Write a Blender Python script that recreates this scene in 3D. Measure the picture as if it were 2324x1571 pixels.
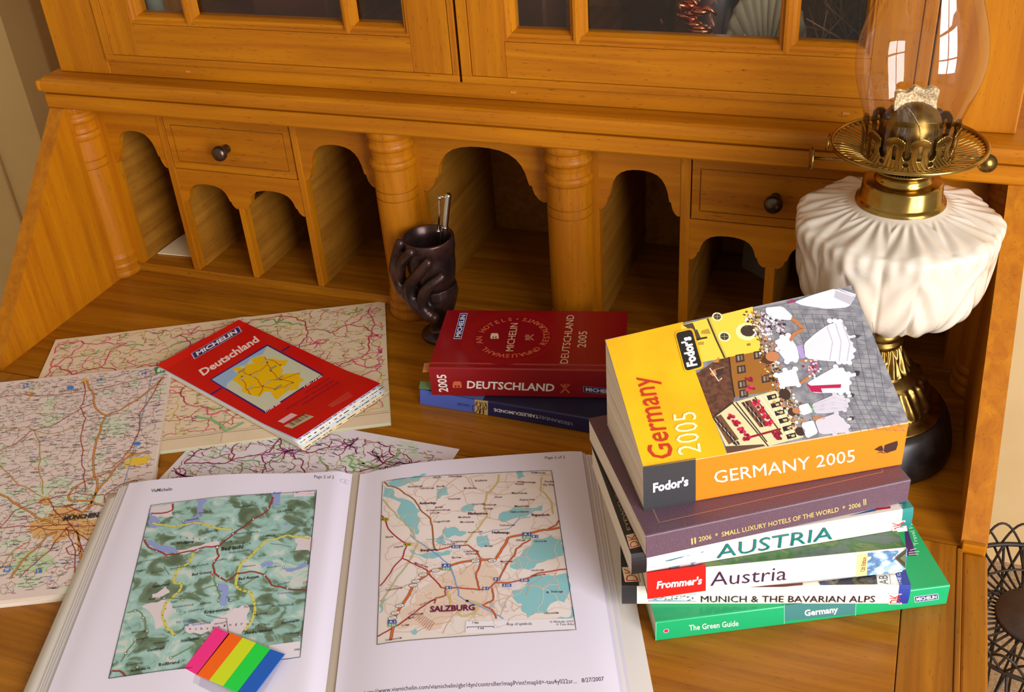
import bpy, bmesh, math, random
from math import pi, sin, cos, radians, sqrt, exp
from mathutils import Vector, Matrix, noise
from mathutils.geometry import tessellate_polygon

for o in list(bpy.data.objects): bpy.data.objects.remove(o)
SC = bpy.context.scene
COL = SC.collection
V = Vector

# ------------------------------------------------------------------ camera
FPX = 2427.87
CPOS = V((0.9141, -0.9256, 0.6385))
_y, _p, _r = 0.3920, 0.5773, -0.0782
FWD = V((-sin(_y)*cos(_p), cos(_y)*cos(_p), -sin(_p)))
_rt = V((cos(_y), sin(_y), 0.0)); _up = _rt.cross(FWD)
RT = _rt*cos(_r) + _up*sin(_r)
UP = _up*cos(_r) - _rt*sin(_r)
cam_d = bpy.data.cameras.new('camera'); cam = bpy.data.objects.new('camera', cam_d); COL.objects.link(cam)
cam_d.sensor_width = 36.0; cam_d.sensor_fit = 'HORIZONTAL'; cam_d.lens = FPX/2324*36.0
cam_d.clip_start = 0.02; cam_d.clip_end = 50
cam.matrix_world = Matrix(((RT.x, UP.x, -FWD.x, CPOS.x), (RT.y, UP.y, -FWD.y, CPOS.y), (RT.z, UP.z, -FWD.z, CPOS.z), (0, 0, 0, 1)))
SC.camera = cam

# ------------------------------------------------------------------ light
SC.view_settings.view_transform = 'Standard'; SC.view_settings.look = 'None'
SC.view_settings.gamma = 1.0; SC.view_settings.use_curve_mapping = False
SC.view_settings.exposure = 0.0
w = bpy.data.worlds.new('room_light'); SC.world = w; w.use_nodes = True
w.node_tree.nodes['Background'].inputs[0].default_value = (1.0, 0.87, 0.71, 1)
w.node_tree.nodes['Background'].inputs[1].default_value = 0.46
# daylight through the panes of the room's window, to the right of the bureau
WIN_C = V((2.36, -1.50, 0.66)); WIN_T = V((0.6, -0.1, 0.08))
_n = (WIN_T - WIN_C).normalized(); _wr = _n.cross(V((0, 0, 1))).normalized(); _wu = _wr.cross(_n)
for i in range(2):
    for j in range(3):
        ld = bpy.data.lights.new('window_daylight', 'AREA'); ld.shape = 'RECTANGLE'; ld.size = 0.56; ld.size_y = 0.56
        ld.energy = 13.5; ld.color = (0.99, 0.98, 1.06)
        lo = bpy.data.objects.new('window_daylight', ld); COL.objects.link(lo)
        c = WIN_C + _wr*((i-0.5)*0.62) + _wu*((j-1)*0.62)
        lo.matrix_world = Matrix(((_wr.x, _wu.x, -_n.x, c.x), (_wr.y, _wu.y, -_n.y, c.y), (_wr.z, _wu.z, -_n.z, c.z), (0, 0, 0, 1)))

# ------------------------------------------------------------------ helpers
def ray(px): return FWD + RT*((px[0]-1162)/FPX) - UP*((px[1]-785.5)/FPX)
def onplane(px, o, n):
    d = ray(px); return CPOS + d*((o-CPOS).dot(n)/d.dot(n))
def atz(x, y, z): return onplane((x, y), V((0, 0, z)), V((0, 0, 1)))
def aty(x, y, Y): return onplane((x, y), V((0, Y, 0)), V((0, 1, 0)))
def crop(x0, y0, s): return lambda *p: [(x0+a/s, y0+b/s) for a, b in p]
def lin(c):
    if isinstance(c, str): c = [int(c[i:i+2], 16) for i in (0, 2, 4)]
    return tuple((v/255/12.92 if v <= 10.3 else ((v/255+0.055)/1.055)**2.4) for v in c)

_mats = {}
def nmat(name, rough=0.5, **kw):
    m = bpy.data.materials.new(name); m.use_nodes = True
    b = m.node_tree.nodes['Principled BSDF']; b.inputs['Roughness'].default_value = rough
    for k, v in kw.items(): b.inputs[k].default_value = v
    return m, m.node_tree, b
def ink(c, rough=0.55, coat=0.0, metal=0.0):
    k = (str(c), rough, coat, metal)
    if k not in _mats:
        m, t, b = nmat('ink', rough)
        b.inputs['Base Color'].default_value = (*lin(c), 1); b.inputs['Coat Weight'].default_value = coat
        b.inputs['Coat Roughness'].default_value = 0.15; b.inputs['Metallic'].default_value = metal
        _mats[k] = m
    return _mats[k]
def nodes(t, kind, **kw):
    n = t.nodes.new(kind)
    for k, v in kw.items():
        if k in n.inputs: n.inputs[k].default_value = v
        else: setattr(n, k, v)
    return n
def ramp(t, stops, interp='LINEAR'):
    n = t.nodes.new('ShaderNodeValToRGB'); e = n.color_ramp.elements; n.color_ramp.interpolation = interp
    while len(e) < len(stops): e.new(0.5)
    for q, (p, c) in zip(e, stops): q.position = p; q.color = (*c, 1)
    return n
def coords(t, scale, rot=(0, 0, 0)):
    tc = t.nodes.new('ShaderNodeTexCoord'); mp = t.nodes.new('ShaderNodeMapping')
    mp.inputs['Scale'].default_value = scale; mp.inputs['Rotation'].default_value = rot
    t.links.new(tc.outputs['Object'], mp.inputs[0]); return mp
def wood(axis, light, dark, fleck, name, rough=0.46, coat=0.06, bump=0.12):
    m, t, b = nmat(name, rough); L = t.links.new
    b.inputs['Coat Weight'].default_value = coat; b.inputs['Coat Roughness'].default_value = 0.22; b.inputs['Specular IOR Level'].default_value = 0.22
    def st(a, c):
        s = [c, c, c]; s['xyz'.index(axis)] = a; return coords(t, s)
    n1 = nodes(t, 'ShaderNodeTexNoise', Scale=1.0, Detail=4.0, Roughness=0.55, Distortion=0.6); L(st(4, 90).outputs[0], n1.inputs[0])
    n2 = nodes(t, 'ShaderNodeTexNoise', Scale=1.0, Detail=2.0); L(st(5, 9).outputs[0], n2.inputs[0])
    n3 = nodes(t, 'ShaderNodeTexNoise', Scale=1.0, Detail=3.0, Roughness=0.7); L(st(70, 900).outputs[0], n3.inputs[0])
    r1 = ramp(t, [(0.30, lin(dark)), (0.72, lin(light))]); L(n1.outputs[0], r1.inputs[0])
    r2 = ramp(t, [(0.3, (0.86, 0.82, 0.76)), (0.7, (1.06, 1.05, 1.0))]); L(n2.outputs[0], r2.inputs[0])
    mx = nodes(t, 'ShaderNodeMixRGB', blend_type='MULTIPLY'); mx.inputs[0].default_value = 1; L(r1.outputs[0], mx.inputs[1]); L(r2.outputs[0], mx.inputs[2])
    r3 = ramp(t, [(0.62, (0, 0, 0)), (0.70, (1, 1, 1))]); L(n3.outputs[0], r3.inputs[0])
    mul = nodes(t, 'ShaderNodeMath', operation='MULTIPLY'); L(r3.outputs[0], mul.inputs[0]); mul.inputs[1].default_value = 0.75
    m2 = nodes(t, 'ShaderNodeMixRGB'); L(mul.outputs[0], m2.inputs[0]); L(mx.outputs[0], m2.inputs[1]); m2.inputs[2].default_value = (*lin(fleck), 1)
    L(m2.outputs[0], b.inputs['Base Color'])
    bp = nodes(t, 'ShaderNodeBump', Strength=bump, Distance=0.0006); L(n3.outputs[0], bp.inputs['Height']); L(bp.outputs[0], b.inputs['Normal'])
    return m
PINE = ((187, 117, 8), (160, 91, 6), (60, 32, 5))
WX = wood('x', *PINE, 'honey_pine_x'); WZ = wood('z', *PINE, 'honey_pine_z'); WY = wood('y', *PINE, 'honey_pine_y')
TOP = ((178, 114, 20), (134, 78, 12), (60, 32, 7))
TX = wood('x', *TOP, 'desk_top_x', 0.34, 0.2); TY = wood('y', *TOP, 'desk_top_y', 0.34, 0.2)
DIM = ((168, 114, 32), (136, 84, 18), (70, 40, 10)); DW = wood('y', *DIM, 'unfinished_pine', 0.6, 0.0)
def noisy(name, c1, c2, scale, rough=0.6, lo=0.4, hi=0.6, detail=4.0, bump=0.0, dist=0.0, coat=0.0, interp='LINEAR'):
    m, t, b = nmat(name, rough); L = t.links.new; b.inputs['Coat Weight'].default_value = coat
    s = scale if isinstance(scale, tuple) else (scale,)*3
    n = nodes(t, 'ShaderNodeTexNoise', Scale=1.0, Detail=detail, Distortion=dist); L(coords(t, s).outputs[0], n.inputs[0])
    r = ramp(t, [(lo, lin(c1)), (hi, lin(c2))], interp); L(n.outputs[0], r.inputs[0]); L(r.outputs[0], b.inputs['Base Color'])
    if bump:
        bp = nodes(t, 'ShaderNodeBump', Strength=bump, Distance=0.001); L(n.outputs[0], bp.inputs['Height']); L(bp.outputs[0], b.inputs['Normal'])
    return m
def multi(name, stops, scale, rough=0.5, detail=5.0, dist=0.4, interp='CONSTANT', coat=0.0, rot=(0, 0, 0)):
    m, t, b = nmat(name, rough); L = t.links.new; b.inputs['Coat Weight'].default_value = coat
    s = scale if isinstance(scale, tuple) else (scale,)*3
    n = nodes(t, 'ShaderNodeTexNoise', Scale=1.0, Detail=detail, Distortion=dist); L(coords(t, s, rot).outputs[0], n.inputs[0])
    r = ramp(t, [(p, lin(c)) for p, c in stops], interp); L(n.outputs[0], r.inputs[0]); L(r.outputs[0], b.inputs['Base Color'])
    return m
WALL = noisy('cream_wall_paint', (216, 184, 126), (222, 192, 134), 6, 0.8)
WALL2 = noisy('shaded_trim_tone', (172, 138, 90), (180, 146, 96), 6, 0.7)  # shade of the band beside the door, put into the casing's colour
CARPET = noisy('beige_carpet', (150, 124, 92), (178, 150, 112), 260, 0.95, bump=0.6)
BRASS = noisy('brass', (146, 116, 54), (182, 150, 82), 60, 0.2, 0.3, 0.7); BRASS.node_tree.nodes['Principled BSDF'].inputs['Metallic'].default_value = 1
OLDBRASS = noisy('aged_brass', (96, 74, 36), (156, 124, 64), 90, 0.3, 0.3, 0.7); OLDBRASS.node_tree.nodes['Principled BSDF'].inputs['Metallic'].default_value = 1
STEEL = ink((205, 198, 185), 0.2, 0, 1.0); PEWTER = ink((92, 78, 64), 0.3, 0, 0.9)
COPPER = ink((214, 122, 72), 0.22, 0, 1.0)
BRONZE = noisy('dark_bronze', (44, 36, 35), (92, 60, 50), 45, 0.27, 0.35, 0.75); BRONZE.node_tree.nodes['Principled BSDF'].inputs['Metallic'].default_value = 0.55
CERAMIC = ink((216, 204, 184), 0.14, 0.7)
BLACKBASE = noisy('black_wood', (16, 14, 13), (38, 32, 28), 60, 0.35)
PAGES = None
def pages_mat():
    m, t, b = nmat('page_edges', 0.8); L = t.links.new
    n = nodes(t, 'ShaderNodeTexNoise', Scale=1.0, Detail=3.0, Roughness=0.7); L(coords(t, (6, 6, 1500)).outputs[0], n.inputs[0])
    r = ramp(t, [(0.35, lin((206, 186, 160))), (0.62, lin((244, 232, 212)))]); L(n.outputs[0], r.inputs[0]); L(r.outputs[0], b.inputs['Base Color'])
    return m
PAGES = pages_mat()
def glass_mat(name, tint, ior=1.45, boost=1.0):
    m = bpy.data.materials.new(name); m.use_nodes = True; t = m.node_tree; t.nodes.clear(); L = t.links.new
    o = t.nodes.new('ShaderNodeOutputMaterial'); tr = nodes(t, 'ShaderNodeBsdfTransparent'); tr.inputs[0].default_value = (*tint, 1)
    g = nodes(t, 'ShaderNodeBsdfGlossy', Roughness=0.03); lw = nodes(t, 'ShaderNodeLayerWeight', Blend=0.5); pw = nodes(t, 'ShaderNodeMath', operation='POWER'); pw.inputs[1].default_value = 4.0
    f = nodes(t, 'ShaderNodeMath', operation='MULTIPLY_ADD'); L(lw.outputs['Facing'], pw.inputs[0]); L(pw.outputs[0], f.inputs[0]); f.inputs[1].default_value = 0.5; f.inputs[2].default_value = 0.045*boost; mx = t.nodes.new('ShaderNodeMixShader')
    L(f.outputs[0], mx.inputs[0]); L(tr.outputs[0], mx.inputs[1]); L(g.outputs[0], mx.inputs[2]); L(mx.outputs[0], o.inputs[0]); return m
GLASS = glass_mat('clear_lamp_glass', (0.94, 0.915, 0.875), boost=1.8); PANE = glass_mat('cabinet_glass', (0.96, 0.97, 0.97), boost=0.7); FILM = glass_mat('clear_film', (0.93, 0.93, 0.95), 1.35)

# one mesh under construction; everything in world coordinates
class MB:
    def __init__(s): s.v = []; s.f = []; s.m = []; s.mats = []; s.sm = []
    def mi(s, mat):
        if mat not in s.mats: s.mats.append(mat)
        return s.mats.index(mat)
    def add(s, vs, fs, mat, smooth=False):
        b = len(s.v); s.v += [tuple(q) for q in vs]; k = s.mi(mat)
        for f in fs: s.f.append([b+i for i in f]); s.m.append(k); s.sm.append(smooth)
    def box(s, x0, x1, y0, y1, z0, z1, mat, bev=0.0):
        if bev:
            bm = bmesh.new(); bmesh.ops.create_cube(bm, size=1)
            for q in bm.verts: q.co = V((x0+(q.co.x+.5)*(x1-x0), y0+(q.co.y+.5)*(y1-y0), z0+(q.co.z+.5)*(z1-z0)))
            bmesh.ops.bevel(bm, geom=list(bm.edges), offset=bev, segments=2, affect='EDGES', profile=.5)
            bm.verts.index_update(); s.add([q.co for q in bm.verts], [[q.index for q in f.verts] for f in bm.faces], mat); bm.free(); return
        vs = [(x, y, z) for x in (x0, x1) for y in (y0, y1) for z in (z0, z1)]
        s.add(vs, [(0, 1, 3, 2), (4, 6, 7, 5), (0, 4, 5, 1), (2, 3, 7, 6), (0, 2, 6, 4), (1, 5, 7, 3)], mat)
    def prism(s, poly, fn, d0, d1, mat, side=None, smooth=False):   # 2d polygon swept between depths, fn(a, b, d) -> xyz
        n = len(poly); A = [fn(a, b, d0) for a, b in poly]; B = [fn(a, b, d1) for a, b in poly]
        tri = tessellate_polygon([[V((a, b, 0)) for a, b in poly]])
        s.add(A, tri, mat); s.add(B, [t[::-1] for t in tri], mat)
        s.add(A+B, [(i, (i+1) % n, n+(i+1) % n, n+i) for i in range(n)], side or mat, smooth)
    def lathe(s, c, prof, mat, n=48, fr=None, smooth=True, clamp=None, a0=0.0, a1=2*pi, cap=False):
        vs = []; full = abs(a1-a0-2*pi) < 1e-6; m = n if full else n+1
        for i, (r, z) in enumerate(prof):
            for k in range(m):
                a = a0+(a1-a0)*k/n; rr, zz = (r, z) if fr is None else fr(r, z, a, i/(len(prof)-1))
                x, y = c[0]+rr*cos(a), c[1]+rr*sin(a)
                if clamp: x = clamp(x)
                vs.append((x, y, c[2]+zz))
        fs = []
        for i in range(len(prof)-1):
            for k in range(n):
                k2 = (k+1) % m; fs.append((i*m+k, i*m+k2, (i+1)*m+k2, (i+1)*m+k))
        s.add(vs, fs, mat, smooth)
        if cap:
            s.add(vs[:m], [list(range(m))[::-1]], mat); s.add(vs[-m:], [list(range(m))], mat)
    def tube(s, pts, r, mat, n=8, closed=False, smooth=True):
        pts = [V(p) for p in pts]; N = len(pts); vs = []; fs = []; ref = None
        for i, p in enumerate(pts):
            if closed: t = pts[(i+1) % N]-pts[i-1]
            else: t = pts[min(i+1, N-1)]-pts[max(i-1, 0)]
            t.normalize()
            if ref is None: ref = t.orthogonal().normalized()
            ref = (ref - t*ref.dot(t)); ref = ref.normalized() if ref.length > 1e-6 else t.orthogonal().normalized(); q = t.cross(ref)
            rr = r[i] if isinstance(r, (list, tuple)) else r
            for k in range(n): a = 2*pi*k/n; vs.append(p+ref*(rr*cos(a))+q*(rr*sin(a)))
        for i in range(N if closed else N-1):
            for k in range(n): a, b = i*n, ((i+1) % N)*n; k2 = (k+1) % n; fs.append((a+k, a+k2, b+k2, b+k))
        if not closed: fs += [tuple(range(n))[::-1], tuple((N-1)*n+k for k in range(n))]
        s.add(vs, fs, mat, smooth)
    def turned(s, c, prof, *a, **k):     # lathe with tight support loops so turned rings stay crisp
        o = [prof[0]]
        for p, q in zip(prof, prof[1:]):
            d = math.hypot(q[0]-p[0], q[1]-p[1])
            if d > 0.0012:
                for t in (0.0003/d, 1-0.0003/d): o.append((p[0]+(q[0]-p[0])*t, p[1]+(q[1]-p[1])*t))
            o.append(q)
        s.lathe(c, o, *a, **k)
    def ball(s, c, r, mat, sc=(1, 1, 1), n=14):
        c = V(c); vs = []; fs = []; m = n//2
        for i in range(m+1):
            for k in range(n):
                th = pi*i/m; a = 2*pi*k/n; vs.append(c+V((sc[0]*r*sin(th)*cos(a), sc[1]*r*sin(th)*sin(a), sc[2]*r*cos(th))))
        for i in range(m):
            for k in range(n): k2 = (k+1) % n; fs.append((i*n+k, (i+1)*n+k, (i+1)*n+k2, i*n+k2))
        s.add(vs, fs, mat, True)
    def build(s, name, parent=None, loc=None):
        org = V(loc) if loc is not None else (V((0, 0, 0)) if parent is None else wloc(parent))
        me = bpy.data.meshes.new(name)
        me.from_pydata([(a-org.x, b-org.y, c-org.z) for a, b, c in s.v], [], s.f)
        for m in s.mats: me.materials.append(m)
        me.polygons.foreach_set('material_index', s.m); me.polygons.foreach_set('use_smooth', s.sm); me.update()
        o = bpy.data.objects.new(name, me); COL.objects.link(o)
        if parent is not None: o.parent = parent
        else: o.location = org
        return o
def wloc(o):
    l = V(o.location); p = o.parent
    while p is not None: l += V(p.location); p = p.parent
    return l
def thing(name, label, cat, loc, group=None):
    o = bpy.data.objects.new(name, None); COL.objects.link(o); o.location = loc; o.empty_display_size = 0.02
    return tag(o, label, cat, group)
def tag(o, label, cat, group=None):
    o['label'] = label; o['category'] = cat
    if group: o['group'] = group
    return o
def struct(mb, name): o = mb.build(name); o['kind'] = 'structure'; return o

# ------------------------------------------------------------------ printing on sheets
_tx = {}
def text_tris(body, bold=0.0, res=2):
    k = (body, bold, res)
    if k not in _tx:
        c = bpy.data.curves.new('t', 'FONT'); c.body = body; c.size = 1; c.resolution_u = res; c.offset = bold; c.fill_mode = 'FRONT'
        o = bpy.data.objects.new('t', c); COL.objects.link(o); bpy.context.view_layer.update()
        me = bpy.data.meshes.new_from_object(o.evaluated_get(bpy.context.evaluated_depsgraph_get()))
        me.calc_loop_triangles()
        vs = [(q.co.x, q.co.y) for q in me.vertices]; tr = [tuple(t.vertices) for t in me.loop_triangles]
        bpy.data.objects.remove(o); bpy.data.curves.remove(c); bpy.data.meshes.remove(me); _tx[k] = (vs, tr)
    return _tx[k]
CAP = max(q[1] for q in text_tris('H')[0])
class Canvas:
    """A flat or gently curved printed face: origin, two unit axes, height function h(u, v) along the normal."""
    def __init__(s, mb, o, u, v, h=None, coat=0.0, rough=0.5):
        s.mb = mb; s.o = V(o); s.u = V(u).normalized(); s.v = V(v).normalized(); s.n = s.u.cross(s.v).normalized()
        s.h = h or (lambda a, b: 0.0); s.lay = 1; s.coat = coat; s.rough = rough; s.inside = None
    def P(s, a, b, lift=0.0): return s.o+s.u*a+s.v*b+s.n*(s.h(a, b)+lift)
    def uv(s, px):
        a = b = 0.0
        for _ in range(6):
            q = onplane(px, s.o+s.n*s.h(a, b), s.n)-s.o; a, b = q.dot(s.u), q.dot(s.v)
        return (a, b)
    def px(s, pts): return [s.uv(p) for p in pts]
    def ink(s, c): return ink(c, s.rough, s.coat) if not isinstance(c, bpy.types.Material) else c
    def put(s, vs, fs, c, lay=None):
        L = (lay or s.lay)*0.00004; s.mb.add([s.P(a, b, L) for a, b in vs], fs, s.ink(c))
    def poly(s, pts, c, lay=None, fine=0.0):
        tri = tessellate_polygon([[V((a, b, 0)) for a, b in pts]])
        # keep the ink facing out
        out = []
        for t in tri:
            (x0, y0), (x1, y1), (x2, y2) = (pts[i] for i in t)
            out.append(t if (x1-x0)*(y2-y0)-(x2-x0)*(y1-y0) > 0 else t[::-1])
        if fine:
            for p in out: s._fine([pts[i] for i in p], c, lay, fine)
        else: s.put(pts, out, c, lay)
    def _fine(s, tr, c, lay, d):
        e = max(range(3), key=lambda i: (tr[i][0]-tr[(i+1) % 3][0])**2+(tr[i][1]-tr[(i+1) % 3][1])**2)
        a, b, q = tr[e], tr[(e+1) % 3], tr[(e+2) % 3]
        if math.hypot(a[0]-b[0], a[1]-b[1]) < d: s.put(tr, [(0, 1, 2)], c, lay); return
        m = ((a[0]+b[0])/2, (a[1]+b[1])/2); s._fine([a, m, q], c, lay, d); s._fine([m, b, q], c, lay, d)
    def rect(s, a, b, w, h, c, lay=None): s.put([(a, b), (a+w, b), (a+w, b+h), (a, b+h)], [(0, 1, 2, 3)], c, lay)
    def disc(s, a, b, r, c, lay=None, ry=None, n=12): s.put([(a+r*cos(2*pi*k/n), b+(ry or r)*sin(2*pi*k/n)) for k in range(n)], [tuple(range(n))], c, lay)
    def line(s, pts, w, c, lay=None, maxseg=0.006):
        q = [pts[0]]
        for p in pts[1:]:
            d = math.hypot(p[0]-q[-1][0], p[1]-q[-1][1]); k = max(1, int(d/maxseg)); a = q[-1]
            q += [(a[0]+(p[0]-a[0])*i/k, a[1]+(p[1]-a[1])*i/k) for i in range(1, k+1)]
        if s.inside:
            run = []
            for p in q:
                if s.inside(*p): run.append(p)
                else:
                    if len(run) > 1: s._line(run, w, c, lay)
                    run = []
            q = run
        if len(q) > 1: s._line(q, w, c, lay)
    def _line(s, q, w, c, lay):
        vs = []; N = len(q)
        for i, p in enumerate(q):
            a, b = q[max(0, i-1)], q[min(N-1, i+1)]; dx, dy = b[0]-a[0], b[1]-a[1]; l = math.hypot(dx, dy) or 1e-9
            nx, ny = -dy/l*w/2, dx/l*w/2; vs += [(p[0]-nx, p[1]-ny), (p[0]+nx, p[1]+ny)]
        s.put(vs, [(2*i, 2*i+2, 2*i+3, 2*i+1) for i in range(N-1)], c, lay)
    def frame(s, pts, w, c, lay=None): s.line(list(pts)+[pts[0]], w, c, lay)
    def text3(s, body, p0, p1, p2, c, bold=0.0, lay=None, res=2, flat=0.0):
        """baseline from p0 to p1 (uv), capital height from p0 to p2"""
        vs, tr = text_tris(body, bold, res); x0 = min(q[0] for q in vs); x1 = max(q[0] for q in vs)
        out = []
        for x, y in vs:
            t = (x-x0)/(x1-x0); k = y/CAP
            out.append((p0[0]+(p1[0]-p0[0])*t+(p2[0]-p0[0])*k, p0[1]+(p1[1]-p0[1])*t+(p2[1]-p0[1])*k))
        s.put(out, tr, c, lay or 6)
    def tpx(s, body, a, b, t, c, **kw): s.text3(body, s.uv(a), s.uv(b), s.uv(t), c, **kw)
    def text(s, body, a, b, size, c, ang=0.0, shear=0.0, bold=0.0, align=0.0, sx=1.0, lay=None, res=1):
        vs, tr = text_tris(body, bold, res); x0 = min(q[0] for q in vs); x1 = max(q[0] for q in vs); k = size/CAP; out = []
        for x, y in vs:
            X = ((x-x0)-(x1-x0)*align)*k*sx+y*k*shear; Y = y*k; out.append((a+X*cos(ang)-Y*sin(ang), b+X*sin(ang)+Y*cos(ang)))
        s.put(out, tr, c, lay or 6)
    def grid(s, poly, c, step=0.008, back=True):   # base sheet of an arbitrary convex quad p00,p10,p11,p01
        p00, p10, p11, p01 = [V((a, b)) for a, b in poly]
        nu = max(1, int((p10-p00).length/step)); nv = max(1, int((p01-p00).length/step)); vs = []; fs = []
        for j in range(nv+1):
            for i in range(nu+1):
                t, k = i/nu, j/nv; q = (p00*(1-t)+p10*t)*(1-k)+(p01*(1-t)+p11*t)*k; vs.append(s.P(q.x, q.y))
        for j in range(nv):
            for i in range(nu): a = j*(nu+1)+i; fs.append((a, a+1, a+nu+2, a+nu+1))
        s.mb.add(vs, fs, s.ink(c), True)
def wig(p, q, rnd, amp=0.14, n=3):
    pts = [p, q]
    for _ in range(n):
        o = [pts[0]]
        for a, b in zip(pts, pts[1:]):
            dx, dy = b[0]-a[0], b[1]-a[1]; k = rnd.uniform(-amp, amp); o += [((a[0]+b[0])/2-dy*k, (a[1]+b[1])/2+dx*k), b]
        pts = o
    return pts
def wigl(pts, rnd, amp=0.12, n=2):
    o = [pts[0]]
    for a, b in zip(pts, pts[1:]): o += wig(a, b, rnd, amp, n)[1:]
    return o
def network(cv, box, n, seed, classes, inside=None, lay=3, reach=3):
    """random road web; classes = list of (weight, width, colour)"""
    rnd = random.Random(seed); u0, u1, v0, v1 = box; P = []; dmin = 0.62*sqrt((u1-u0)*(v1-v0)/n); tries = 0
    while len(P) < n and tries < n*40:
        tries += 1; p = (rnd.uniform(u0, u1), rnd.uniform(v0, v1))
        if inside and not inside(*p): continue
        if all((p[0]-q[0])**2+(p[1]-q[1])**2 > dmin*dmin for q in P): P.append(p)
    done = set()
    for i, p in enumerate(P):
        near = sorted(range(len(P)), key=lambda j: (P[j][0]-p[0])**2+(P[j][1]-p[1])**2)[1:1+reach]
        for j in near:
            if (min(i, j), max(i, j)) in done: continue
            done.add((min(i, j), max(i, j))); r = rnd.random()*sum(k[0] for k in classes)
            for ci, (wt, wd, c) in enumerate(classes):
                r -= wt
                if r <= 0: break
            cv.line(wig(p, P[j], rnd, 0.2, 3), wd, c, lay+ci, 1)
    return P
def specks(cv, box, n, seed, c, ang, h=0.0006, inside=None, lay=9, l=(0.0025, 0.0065)):
    """place names too small to read: broken dashes"""
    rnd = random.Random(seed); u0, u1, v0, v1 = box; ca, sa = cos(ang), sin(ang)
    for _ in range(n):
        a, b = rnd.uniform(u0, u1), rnd.uniform(v0, v1)
        if inside and not inside(a, b): continue
        L = rnd.uniform(*l); x = 0.0
        while x < L:
            wd = rnd.uniform(0.0004, 0.0016); hh = h*rnd.uniform(0.7, 1.25)
            q = [(x, 0), (x+wd, 0), (x+wd, hh), (x, hh)]; cv.put([(a+X*ca-Y*sa, b+X*sa+Y*ca) for X, Y in q], [(0, 1, 2, 3)], c, lay); x += wd+0.00022
# ================================================================== room
FLOOR_Z = -0.74; WALL_Y = 0.60
m = MB(); m.box(-2.2, 2.6, -2.6, WALL_Y+0.1, FLOOR_Z-0.1, FLOOR_Z, CARPET); struct(m, 'floor')
m = MB(); m.box(-2.2, 2.6, WALL_Y, WALL_Y+0.1, FLOOR_Z, 1.7, WALL); struct(m, 'wall_back')
m = MB(); m.box(-2.3, -2.2, -2.6, WALL_Y+0.1, FLOOR_Z, 1.7, WALL); struct(m, 'wall_left')
# panelled door and its casing on the wall left of the bureau; the casing's darker tone is painted shade
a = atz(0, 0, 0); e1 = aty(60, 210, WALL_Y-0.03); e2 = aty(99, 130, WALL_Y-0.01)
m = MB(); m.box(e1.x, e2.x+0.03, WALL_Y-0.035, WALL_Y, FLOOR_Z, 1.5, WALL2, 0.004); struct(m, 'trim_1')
m = MB(); m.box(e1.x-0.85, e1.x-0.002, WALL_Y-0.03, WALL_Y, FLOOR_Z+0.01, 1.4, WALL)
for z0, z1 in ((FLOOR_Z+0.15, -0.02), (0.06, 1.25)):
    m.box(e1.x-0.74, e1.x-0.12, WALL_Y-0.037, WALL_Y-0.031, z0, z1, WALL, 0.006)
struct(m, 'door_1')

# ================================================================== writing bureau
BU = thing('writing_bureau', 'honey pine writing bureau with pigeonholes, turned columns and open drop front', 'bureau', (0.5, 0.0, FLOOR_Z))
D = 0.209; HT = 0.2285; FY = 0.030; BK = 0.225; ZF = 0.012
m = MB(); m.box(0.0, 1.0, -D, BK, -0.02, 0.0, TX); m.build('interior_floor', BU)
# drop front: boards with fine seams, breadboard ends and an edge strip
LY = -0.64
m = MB()
for x0, x1, mt in ((0.041, 0.9585, TX), (0.0005, 0.0402, TY), (0.9592, 0.9975, TY)):
    m.box(x0, x1, LY, -D-0.0012, -0.022, 0.0, mt, 0.0006)
m.box(-0.021, -0.0005, LY, -D-0.006, -0.024, -0.0012, TY, 0.002); m.box(1.0022, 1.021, LY, -D-0.006, -0.024, -0.0012, TY, 0.002)
m.box(0.9977, 1.002, LY, -D-0.004, -0.02, 0.0010, TY, 0.0009); m.box(-0.0005, 0.0003, LY, -D-0.004, -0.02, 0.0005, TY)
m.box(0.0, 1.0, LY+0.01, -D-0.002, -0.023, -0.004, DW); m.build('drop_front', BU)
# case below
m = MB(); m.box(-0.02, 1.02, -D+0.002, 0.34, FLOOR_Z, -0.022, WX, 0.003); m.build('lower_case', BU)
# sloping side panels
for sx, x0, x1 in ((0, -0.02, 0.0), (1, 1.0, 1.02)):
    poly = [(-D, -0.02), (-D, 0.004), (-0.004, HT), (0.30, HT), (0.30, -0.02)]
    m = MB(); m.prism(poly, lambda a, b, d: (d, a, b), x0, x1, WZ, side=WZ)
    # eased front edge strip with its end-grain foot
    if sx: m.box(x0+0.001, x1-0.001, -D-0.0045, -D+0.001, -0.02, 0.006, WX, 0.001)
    m.build('side_panel', BU)
m = MB(); m.box(0.0, 1.0, BK, BK+0.012, 0.0, HT, DW); m.build('back_board', BU)
m = MB(); m.box(0.0, 1.0, FY-0.002, BK, 0.0, ZF, TX, 0.001); m.build('pigeonhole_floor', BU)
m = MB(); m.box(0.0, 1.0, FY, BK, HT-0.001, HT+0.012, DW); m.build('pigeonhole_top', BU)
def divider(x0, x1, z1, back=BK):
    m = MB(); m.box(x0, x1, FY-0.001, FY+0.012, ZF, z1, WZ, 0.0008); m.box(x0, x1, FY+0.012, back, ZF, z1, DW); m.build('divider', BU)
for x0, x1 in ((0.0975, 0.107), (0.2745, 0.2825), (0.7115, 0.7215), (0.892, 0.9015)): divider(x0, x1, HT-0.001)
for x0, x1 in ((0.1845, 0.1915), (0.7985, 0.808)): divider(x0, x1, 0.106)
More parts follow.
